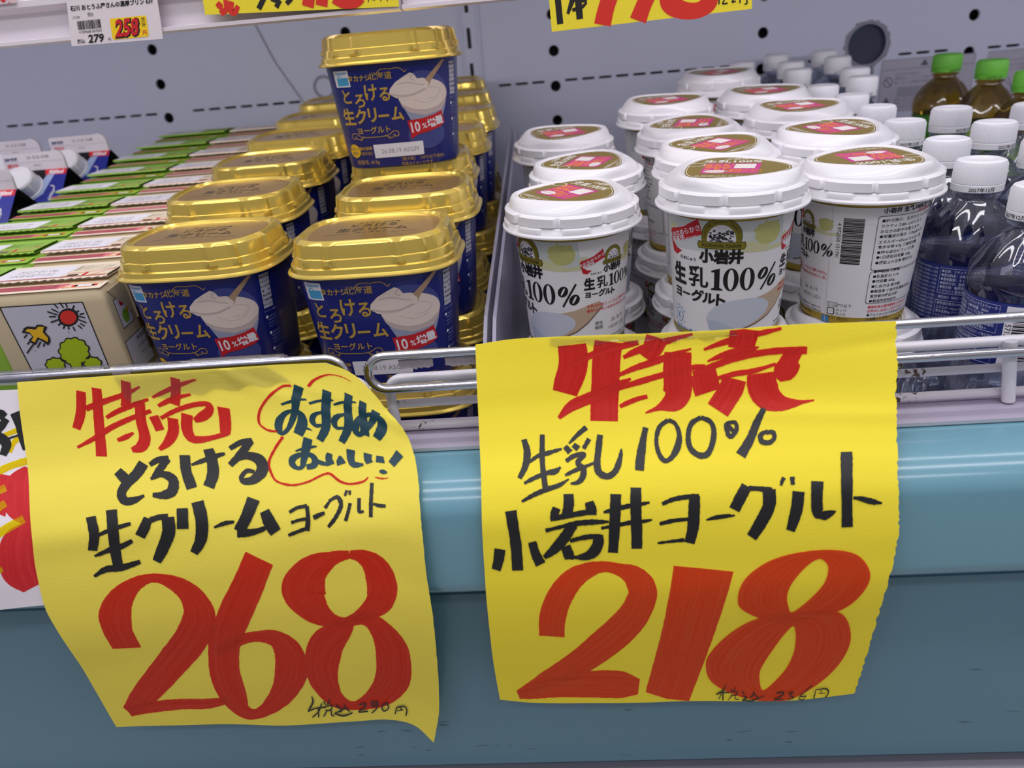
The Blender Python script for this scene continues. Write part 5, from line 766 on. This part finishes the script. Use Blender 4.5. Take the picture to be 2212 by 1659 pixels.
# ================================================================== bottles
def bottle(kind):
    root = empty('water_bottle' if kind == 'water' else 'tea_bottle'); root['category'] = 'bottle'
    prof = [(.010, .004), (.022, .0005), (.028, .001), (.0320, .006), (.0330, .014), (.0330, .024), (.0312, .029), (.0312, .034), (.0332, .040), (.0332, .052), (.0314, .057), (.0314, .062), (.0332, .068), (.0332, .086), (.0326, .092), (.0326, .135), (.0338, .138), (.0340, .143), (.0334, .147), (.0318, .152), (.0278, .159), (.0222, .166), (.0172, .171), (.0142, .1735), (.0130, .175), (.0130, .1765), (.0160, .177), (.0160, .1785), (.0130, .179), (.0130, .186)]
    def mod(i, t_): return .0012*cos(8*t_) if 19 <= i <= 21 else (.0006*cos(16*t_) if 1 <= i <= 10 else 0)
    prof = [(r*.89, z) for r, z in prof]
    m = MB(); m.loft(lathe(prof, 72, mod), 0, cap0=True, cap1=True)
    if kind == 'water': bm = MATS.get('water_pet') or clear('water_pet', (.80, .83, .90), .95, .04, .07)
    else: bm = MATS.get('tea_pet') or clear('tea_pet', (.68, .54, .17), .9, .04, .08)
    b = m.build('bottle_body', bm, root, sharp=60)
    lc = mat('bottle_label_blue', (28, 42, 122), .3, coat=.4) if kind == 'water' else mat('bottle_label_green', (70, 140, 40), .3, coat=.4)
    m = MB(); m.loft(lathe([(.0293, .0930), (.0294, .0934), (.0294, .1346), (.0293, .135)], 72), 0); lab = m.build('bottle_label', lc, root)
    m = MB(); cpf = [(.0142, .1950), (.0150, .1952), (.0150, .1995), (.0145, .2000), (.0148, .2004), (.0146, .2120), (.0138, .2142), (.0120, .2150), (.0080, .2149), (.0072, .2144), (.002, .2143)]
    cpf = [(r*1.04, z*.98-.0108) for r, z in cpf]; m.loft(lathe(cpf, 180, lambda i, t_: .00035 if 4 <= i <= 5 and int(t_*90/pi+.01) % 3 == 0 else 0), 0, cap0=True, cap1=True)
    cap = m.build('bottle_cap', mat('cap_white', (240, 240, 246), .35, coat=.1) if kind == 'water' else mat('cap_green', (112, 198, 64), .4), root)
    cm = lambda R: (lambda x, y, d: ((R+d)*sin(x/1000/R), -(R+d)*cos(x/1000/R), y/1000))
    a = Art(); a.text('2027年12月', -1, 182.4, 3.1, BLACK, bold=.01); a.build('cap_date', cm(.01565), cap, 2, .1, .02)
    if kind == 'water':
        PW = mat('label_pale_text', (206, 210, 236), .5); WT = mat('print_white', (232, 230, 238), .5); a = Art()
        for x0, x1, y0, y1 in ((-20, 14, 115.5, 133), (-20, 14, 95, 110.5)):
            a.line([(x0, y0), (x1, y0), (x1, y1), (x0, y1), (x0, y0)], .3, PW)
        T_ = ['●名称：ナチュラルミネラルウォーター', '●原材料名：水●内容量：500ml', '●賞味期限：キャップに記載', '●保存方法：直射日光を避け保存', '●採水地：静岡県●販売者：株式会社', 'ミツウロコ 東京都中央区京橋3-1-1']
        for k, s_ in enumerate(T_): a.text(s_[:18], -19, 131-k*2.75, 2.35, PW, left=True, sx=.8, bold=.012)
        a.text('●製造所：静岡ミツウロコフーズ株式会社', -3, 113, 2.2, PW, sx=.76)
        for k, s_ in enumerate(['栄養成分表示(100ml当り)', 'エネルギー0kcal たんぱく質・脂質', '炭水化物0g ナトリウム1.13mg', 'カルシウム1.6mg,マグネシウム', '硬度 約57mg/L pH値 約7.9']): a.text(s_[:18], -19, 108.4-k*2.9, 2.3, PW, left=True, sx=.8, bold=.01)
        a.rect(17.5, 94.6, 34, 133.5, WT); a.lay = 1; y = 129.5
        while y > 98: wd = random.choice((.35, .7, 1.1)); a.rect(22, y-wd, 32.8, y, BLACK); y -= wd+random.choice((.35, .6))
        a.text('4 571351 592', 19.8, 114, 4.2, BLACK, rot=-90, bold=.01); a.lay = 0
        for k in range(14): a.text('お客様へ未開封でも保存環境により変色', -32, 132-k*2.7, 1.9, PW, sx=.62)
        a.rect(-92, 97, -60, 131, PW); a.rect(42, 97, 70, 131, PW)
        a.build('label_text', cm(.0295), lab, 3, .1, .03)
    else:
        a = Art(); a.rect(-26, 96, 26, 132, mat('tea_label_light', (150, 196, 70), .4)); a.lay = 1; a.text('緑茶', 0, 114, 18, QW, bold=.04); a.build('label_text', cm(.0295), lab, 5, .1, .02)
    return root
WB0 = bottle('water'); TB0 = bottle('tea'); uw, ut = [False], [False]
zb = -.3570
P_ = 'water bottle with white cap, '
WB = [(.283, .525, -14, 'front, date print, beside front right yogurt cup'), (.286, .463, -74, 'front right, cut by picture edge, bar code'), (0.290, 0.586, 60, 'second file from cups, behind the dated front cap'), (0.347, 0.564, 22, 'right picture edge, just above the bar code bottle'),
      (0.344, 0.626, 20, 'third rank, midway between front dated cap and left green cap'), (0.341, 0.688, 25, 'directly below the left green cap'), (0.401, 0.677, 100, 'reddish mark on its cap'),
      (0.289, 0.655, 0, 'right beside second cup of right row'), (0.292, 0.719, 0, 'right behind second cup of right row'), (0.292, 0.780, 0, 'beside third cup of right row'), (0.285, 0.841, 0, 'just behind fourth cup of right row'), (0.337, 0.874, 0, 'nearest of the dim back group, rightmost'),
      (0.351, 0.933, 0, 'dim back group, second from its right front'), (0.365, 1.029, 0, 'dim back group, just left of round duct hole'), (0.369, 1.090, 0, 'rearmost by the wall, nearest round duct hole'), (0.295, 0.959, 0, 'dim back group, left front'), (0.305, 1.019, 0, 'dim back group, middle left'), (0.307, 1.092, 0, 'rearmost by the wall, middle of three'), (0.253, 1.051, 0, 'leftmost of all, behind rearmost yogurt cup')]
for x, y, rz, l in WB: place(WB0, seat(x, y, plane(-.2815, y, .12), radians(rz)), P_+l, 'water bottles with white caps', uw)
for x, y, rz, l in ((0.472, 0.975, 20, 'green tea bottle with green cap, leftmost of three'), (0.489, 0.910, -10, 'green tea bottle with green cap, middle of three'), (0.483, 0.825, 0, 'green tea bottle with green cap, cut by right picture edge')):
    place(TB0, seat(x, y, plane(-.2815, y, .12), radians(rz)), l, 'green tea bottles', ut)
# ================================================================== dividers, wire guard, chrome rails
def sheet(x0, x1, y0, y1, label):
    m = MB(); t = .0012
    V = []
    for s_ in (-t, t): V += [(x0+s_, y0, plane(-.2825, y0)), (x1+s_, y1, plane(-.2825, y1)), (x1+s_, y1, plane(-.150, y1)), (x1+s_, y1-.01, plane(-.14, y1)), (x0+s_, y0+.03, plane(-.14, y0)), (x0+s_, y0, plane(-.155, y0))]
    m.add(V, [(0, 1, 2, 3, 4, 5), (11, 10, 9, 8, 7, 6)]+[(j, j+6, (j+1) % 6+6, (j+1) % 6) for j in range(6)])
    o = m.build('acrylic_divider', ACR, smooth=False); tag(o, label, 'shelf divider', 'clear dividers')
sheet(-.0475, -.0475, .435, 1.06, 'clear lavender-looking divider next to the gold lidded tubs')
sheet(-.0415, -.0405, .432, 1.06, 'clear divider next to the left white yogurt cup, beside its twin')
def rust(name, base, where):
    m = mat(name, base, .35, coat=.2); nt = m.node_tree; b = nt.nodes['Principled BSDF']
    tc = nt.nodes.new('ShaderNodeTexCoord'); n = nt.nodes.new('ShaderNodeTexNoise'); n.inputs['Scale'].default_value = 420; n.inputs['Detail'].default_value = 6
    n2 = nt.nodes.new('ShaderNodeTexNoise'); n2.inputs['Scale'].default_value = 26
    ad = nt.nodes.new('ShaderNodeMath'); ad.operation = 'MULTIPLY'; mr = nt.nodes.new('ShaderNodeMapRange'); mr.inputs[1].default_value = where; mr.inputs[2].default_value = where+.05
    mx = nt.nodes.new('ShaderNodeMix'); mx.data_type = 'RGBA'; mx.inputs[6].default_value = b.inputs['Base Color'].default_value; mx.inputs[7].default_value = (.10, .055, .03, 1)
    L = nt.links.new; L(tc.outputs['Object'], n.inputs['Vector']); L(tc.outputs['Object'], n2.inputs['Vector']); L(n.outputs['Fac'], ad.inputs[0]); L(n2.outputs['Fac'], ad.inputs[1]); L(ad.outputs[0], mr.inputs[0]); L(mr.outputs[0], mx.inputs[0]); L(mx.outputs[2], b.inputs['Base Color'])
    return m
WR = rust('rusty_white_wire', (232, 228, 236), .335); WR0 = rust('clean_white_wire', (234, 230, 238), .42); WR2 = rust('more_rusty_wire', (226, 220, 228), .30)
def arcp(cx, cz, r, a0, a1, y, n=8): return [(cx+r*cos(radians(a0+(a1-a0)*i/n)), y, cz+r*sin(radians(a0+(a1-a0)*i/n))) for i in range(n+1)]
def guard(x0, x1, label):
    root = empty('wire_guard', Matrix.Translation((x0, .405, -.2000)), label, 'wire guard')
    def part(m, name, mt): o = m.build(name, mt, root); o.matrix_parent_inverse = root.matrix_world.inverted(); return o
    z1, z2, z3 = -.1645, -.1815, -.1970
    dz = lambda x: .003*(x+.07)
    m = MB(); P = [(x0+.001, .405, z3+dz(x0))]+[(x0, .405, z1-.010+dz(x0))]+arcp(x0+.008, z1-.008+dz(x0), .008, 180, 90, .405)+[(x1-.008, .405, z1+dz(x1))]+arcp(x1-.008, z1-.008+dz(x1), .008, 90, 0, .405)+[(x1, .405, z3+dz(x1))]
    m.tube(P, .0031, 14); part(m, 'guard_frame', WR0)
    m = MB(); m.tube([(x0+.0005, .4062, z2+dz(x0)), (x1, .4062, z2+dz(x1))], .0026, 12); part(m, 'guard_bar', WR)
    m = MB(); m.tube([(x0+.0015, .4062, z3+dz(x0)), (x1, .4062, z3+dz(x1))], .0028, 12); part(m, 'guard_bar', WR2)
    x = x0+.354
    while x < x1-.05:
        m = MB(); m.tube([(x+.006, .4010, z3-.003+dz(x)), (x, .3990, z1-.001+dz(x))]+[(x-.0003, .399, z1+.0022+dz(x))], .0036, 14); o = part(m, 'guard_post', WR0); x += .354
    return root
guard(-.1035, 1.0, 'white coated wire guard with rust spots, right section beside the left chrome rail end')
guard(-1.0, -.1180, 'white coated wire guard, left section, mostly behind the left yellow sign')
def chrome(xa, xb, za, zb_, label, side):
    # a long flat loop of chromed rod, bent round at one end
    zt1, zb1 = za; r = (zt1-zb1)/2
    P = [(xb, .3935, zb_[0]), (xa+side*r, .3935, zt1)]+arcp(xa+side*r, (zt1+zb1)/2, r, 90, 90+180*side, .3935, 14)[1:]+[(xb, .3935, zb_[1])]
    m = MB(); m.tube(P, .00275, 18); o = m.build('chrome_rail', CHROME, sharp=60); tag(o, label, 'rail'); return o
chrome(-.1115, 1.0, (-.1455, -.1662), (-.1455, -.1650), 'long chromed wire rail loop, right one, that holds the 218 sign', 1)
chrome(-.1250, -1.0, (-.1448, -.1660), (-.1450, -.1665), 'chromed wire rail loop, left one, behind the 268 sign', -1)
m = MB(); z_ = -.1449
for xa, xb, r in ((-.262, -.158, .0041), (-.215, -.160, .0047), (-.40, -.266, .0044)):
    m2 = MB(); m2.tube([(xa, .3935, z_+.003*(-.16-xa)/.3*.3), (xb, .3935, z_)], r, 16, caps=False)
    m.add(m2.V, m2.F)
o = m.build('vinyl_sleeve', CLEAR); tag(o, 'clear vinyl sleeve wrapped around the left chrome rail above the 268 sign', 'sleeve')
m = MB(); m.box((-.2610, .3900, -.1500), (-.2500, .3903, -.1440)); o = m.build('adhesive_tape', mat('tape_pinkish', (224, 208, 214), .35), smooth=False); tag(o, 'short piece of pinkish tape on the left rail above the 268 sign', 'tape')
m = MB()
for i in range(2):
    x0, x1 = ((-.093, -.073), (-.066, -.047))[i]
    n = 14
    for j in range(n+1):
        x = x0+(x1-x0)*j/n; m.V += [(x, .3932, -.1475-.0007*random.random()), (x, .3926, -.1530-.0022*random.random()*sin(pi*j/n))]
    k0 = len(m.V)-2*(n+1)
    for j in range(n): m.F.append((k0+2*j, k0+2*j+1, k0+2*j+3, k0+2*j+2)); m.fm.append(0)
o = m.build('tape_residue', mat('old_tape_grey', (150, 142, 150), .6, var=.4, vscale=900), smooth=False); tag(o, 'grey torn tape residue hanging from the right chrome rail, left of the 218 sign', 'tape')
# ================================================================== handwritten paper signs
def surf(key):
    W, H, G = GRIDS[key]; G = [[[c*1e-4 for c in p] for p in row] for row in G]
    def S(u, v):
        u, v = u/W, v/H
        return Vector(crom([crom(r, u) for r in G], v))
    return S, W, H
def wrinkle(key, u, v):
    if key == 'L': return .0006*sin(u/60+v/95)*max(0, 1-v/300)+.0004*sin(v/38+u/190)+.0009*math.exp(-((v-.55*(u-560)-60)/38)**2)*(1 if u > 520 and v < 330 else 0)-.0008*math.exp(-((v-.75*(u-600)-70)/22)**2)*(1 if u > 560 and v < 330 else 0)
    if key == 'R': return .0006*sin(u/85-v/60)*max(0, 1-v/260)*(u/905)+.0003*sin(v/47+u/260)+.0007*math.exp(-((v-150-.05*u)/16)**2)*(1 if u > 620 else u/1200)-.0006*math.exp(-((v-62+.12*(u-700))/14)**2)*(max(0, (u-560)/350))
    return .0004*sin(u/50+v/70)
def edge(key, u, v, W, H):
    if key == 'R' and u >= W-.5: return (random.uniform(-4.0, 2), random.uniform(-1, 1))
    if key == 'L' and u >= W-.5: return (random.uniform(-1.2, .6), 0)
    return (0, 0)
def paper(key, name, mt, label, cat, inks):
    S, W, H = surf(key); nu, nv = 56, (120 if key == 'R' else 90); V = []; F = []
    def P(u, v, d=0):
        p = S(u, v); e = 6
        n = (S(min(u+e, W), v)-S(max(u-e, 0), v)).cross(S(u, min(v+e, H))-S(u, max(v-e, 0))); n.normalize()
        if n.y > 0: n = -n
        return p+n*(wrinkle(key, u, v)+d)
    for j in range(nv+1):
        for i in range(nu+1):
            u, v = W*i/nu, H*j/nv; du, dv = edge(key, u, v, W, H); V.append(P(u+du, v))
    k = len(V); V += [p+Vector((0, .00022, .00003)) for p in V[:k]]
    for j in range(nv):
        for i in range(nu):
            a_ = j*(nu+1)+i; F.append((a_, a_+nu+1, a_+nu+2, a_+1)); F.append((k+a_, k+a_+1, k+a_+nu+2, k+a_+nu+1))
    for i in range(nu): F.append((i, i+1, k+i+1, k+i)); b_ = nv*(nu+1)+i; F.append((b_+1, b_, k+b_, k+b_+1))
    for j in range(nv): a_ = j*(nu+1); F.append((a_+nu+1, a_, k+a_, k+a_+nu+1)); a_ += nu; F.append((a_, a_+nu+1, k+a_+nu+1, k+a_))
    o = mesh(name, V, F, mt, None, sharp=60); tag(o, label, cat)
    for c, (pn, im, rough) in inks.items():
        if key+c not in INK: continue
        V, F, uv = [], [], []
        for n_, s_ in enumerate(INK[key+c]):
            pts = [(s_[i], s_[i+1]) for i in range(0, len(s_), 3)]; ws = [s_[i+2] for i in range(0, len(s_), 3)]
            v_, f_, q_ = ribbon(pts, ws, 8, rough)
            lay = .00016+(.00060 if c == 'n' else .00007 if c == 'k' else 0)+.000010*(n_ % 30); kk = len(V)
            V += [P(min(max(x, 1), W-1), min(max(y, 1), H-1), lay) for x, y in v_]; F += [tuple(i+kk for i in f) for f in f_]; uv += [(x+97*n_, y+31*n_) for x, y in q_]
        if key+c == 'RO':        # the two bowls of the 8: bands between an inner and an outer outline
            for n_, (I_, O_) in enumerate(LOOPS):
                nl = len(I_)//2; A_ = [(I_[2*i], I_[2*i+1]) for i in range(nl)]; B_ = [(O_[2*i], O_[2*i+1]) for i in range(nl)]; kk = len(V); N_, K_ = 96, 8
                for i in range(N_):
                    t = i/N_*nl; j = int(t); f_ = t-j
                    def cc(Q): p0, p1, p2, p3 = Q[j-1], Q[j], Q[(j+1) % nl], Q[(j+2) % nl]; return [.5*(2*b+(c_-a_)*f_+(2*a_-5*b+4*c_-d_)*f_*f_+(-a_+3*b-3*c_+d_)*f_**3) for a_, b, c_, d_ in zip(p0, p1, p2, p3)]
                    a1, b1 = cc(A_), cc(B_)
                    for k in range(K_+1):
                        x, y = a1[0]+(b1[0]-a1[0])*k/K_, a1[1]+(b1[1]-a1[1])*k/K_
                        V.append(P(min(max(x, 1), W-1), min(max(y, 1), H-1), .00045+.00004*n_)); uv.append((k/K_*95+300*n_, i*7.))
                for i in range(N_):
                    for k in range(K_): q = kk+i*(K_+1)+k; r = kk+((i+1) % N_)*(K_+1)+k; F.append((q, q+1, r+1, r))
        po = mesh(pn, V, F, im, o, smooth=False, uv=uv)
    return o, P
IR = ink('marker_red', (214, 44, 36), .86, (.10, .004)); IB = ink('marker_dark_red', (220, 62, 38), .78, (.13, .0035)); IO = ink('marker_orange_red', (228, 82, 34), .80, (.15, .0035))
IK = mat('marker_black', (30, 30, 32), .42, var=.2, vscale=60); IT = mat('marker_teal', (6, 58, 72), .42); IY = ink('marker_yellow', (240, 200, 30), .55, (.10, .004))
PR, PRf = paper('R', 'price_sign', PAPY, 'big yellow handwritten paper sign priced 218 hanging over the rail, right', 'price sign',
      {'r': ('red_heading', IR, .45), 'O': ('price_digits', IO, .5), 'k': ('black_lettering', IK, .6), 'n': ('small_note', IK, .2)})
PL, PLf = paper('L', 'price_sign', mat('yellow_paper_pale', (246, 228, 88), .62, spec=.25, bump=.12, bscale=700), 'big yellow handwritten paper sign priced 268 with curled corner, left', 'price sign',
      {'r': ('red_heading', IR, .35), 'R': ('price_digits', IB, .5), 'k': ('black_lettering', IK, .5), 't': ('teal_lettering', IT, .4), 'n': ('small_note', IK, .2)})
PW_, PWf = paper('W', 'price_sign', mat('white_paper', (236, 230, 238), .6), 'white paper sign with yellow rays and red digits behind the left yellow sign', 'price sign',
      {'y': ('yellow_rays', IY, .5), 'r': ('price_digits', ink('marker_red_light', (224, 54, 60), .88, (.1, .004)), .4), 'k': ('black_lettering', IK, .5)})
# clear tape film over the top edge of the left sign
def film(P, u0, u1, v0, v1, parent, name='clear_tape'):
    V = []; F = []; n, k = 24, 6
    for j in range(k+1):
        for i in range(n+1):
            u = u0+(u1-u0)*i/n; v = v0+(v1-v0)*j/k+(6*sin(i*1.3) if j == k else 0); V.append(P(u, v, .0005+.0004*random.random()))
    for j in range(k):
        for i in range(n): a_ = j*(n+1)+i; F.append((a_, a_+n+1, a_+n+2, a_+1))
    mesh(name, V, F, mat_film, parent, sharp=180)
mat_film = clear('tape_film', (.985, .985, .99), .9, .12, .03)
film(PLf, 250, 640, 1, 66, PL)
film(PRf, 160, 560, 1, 16, PR)
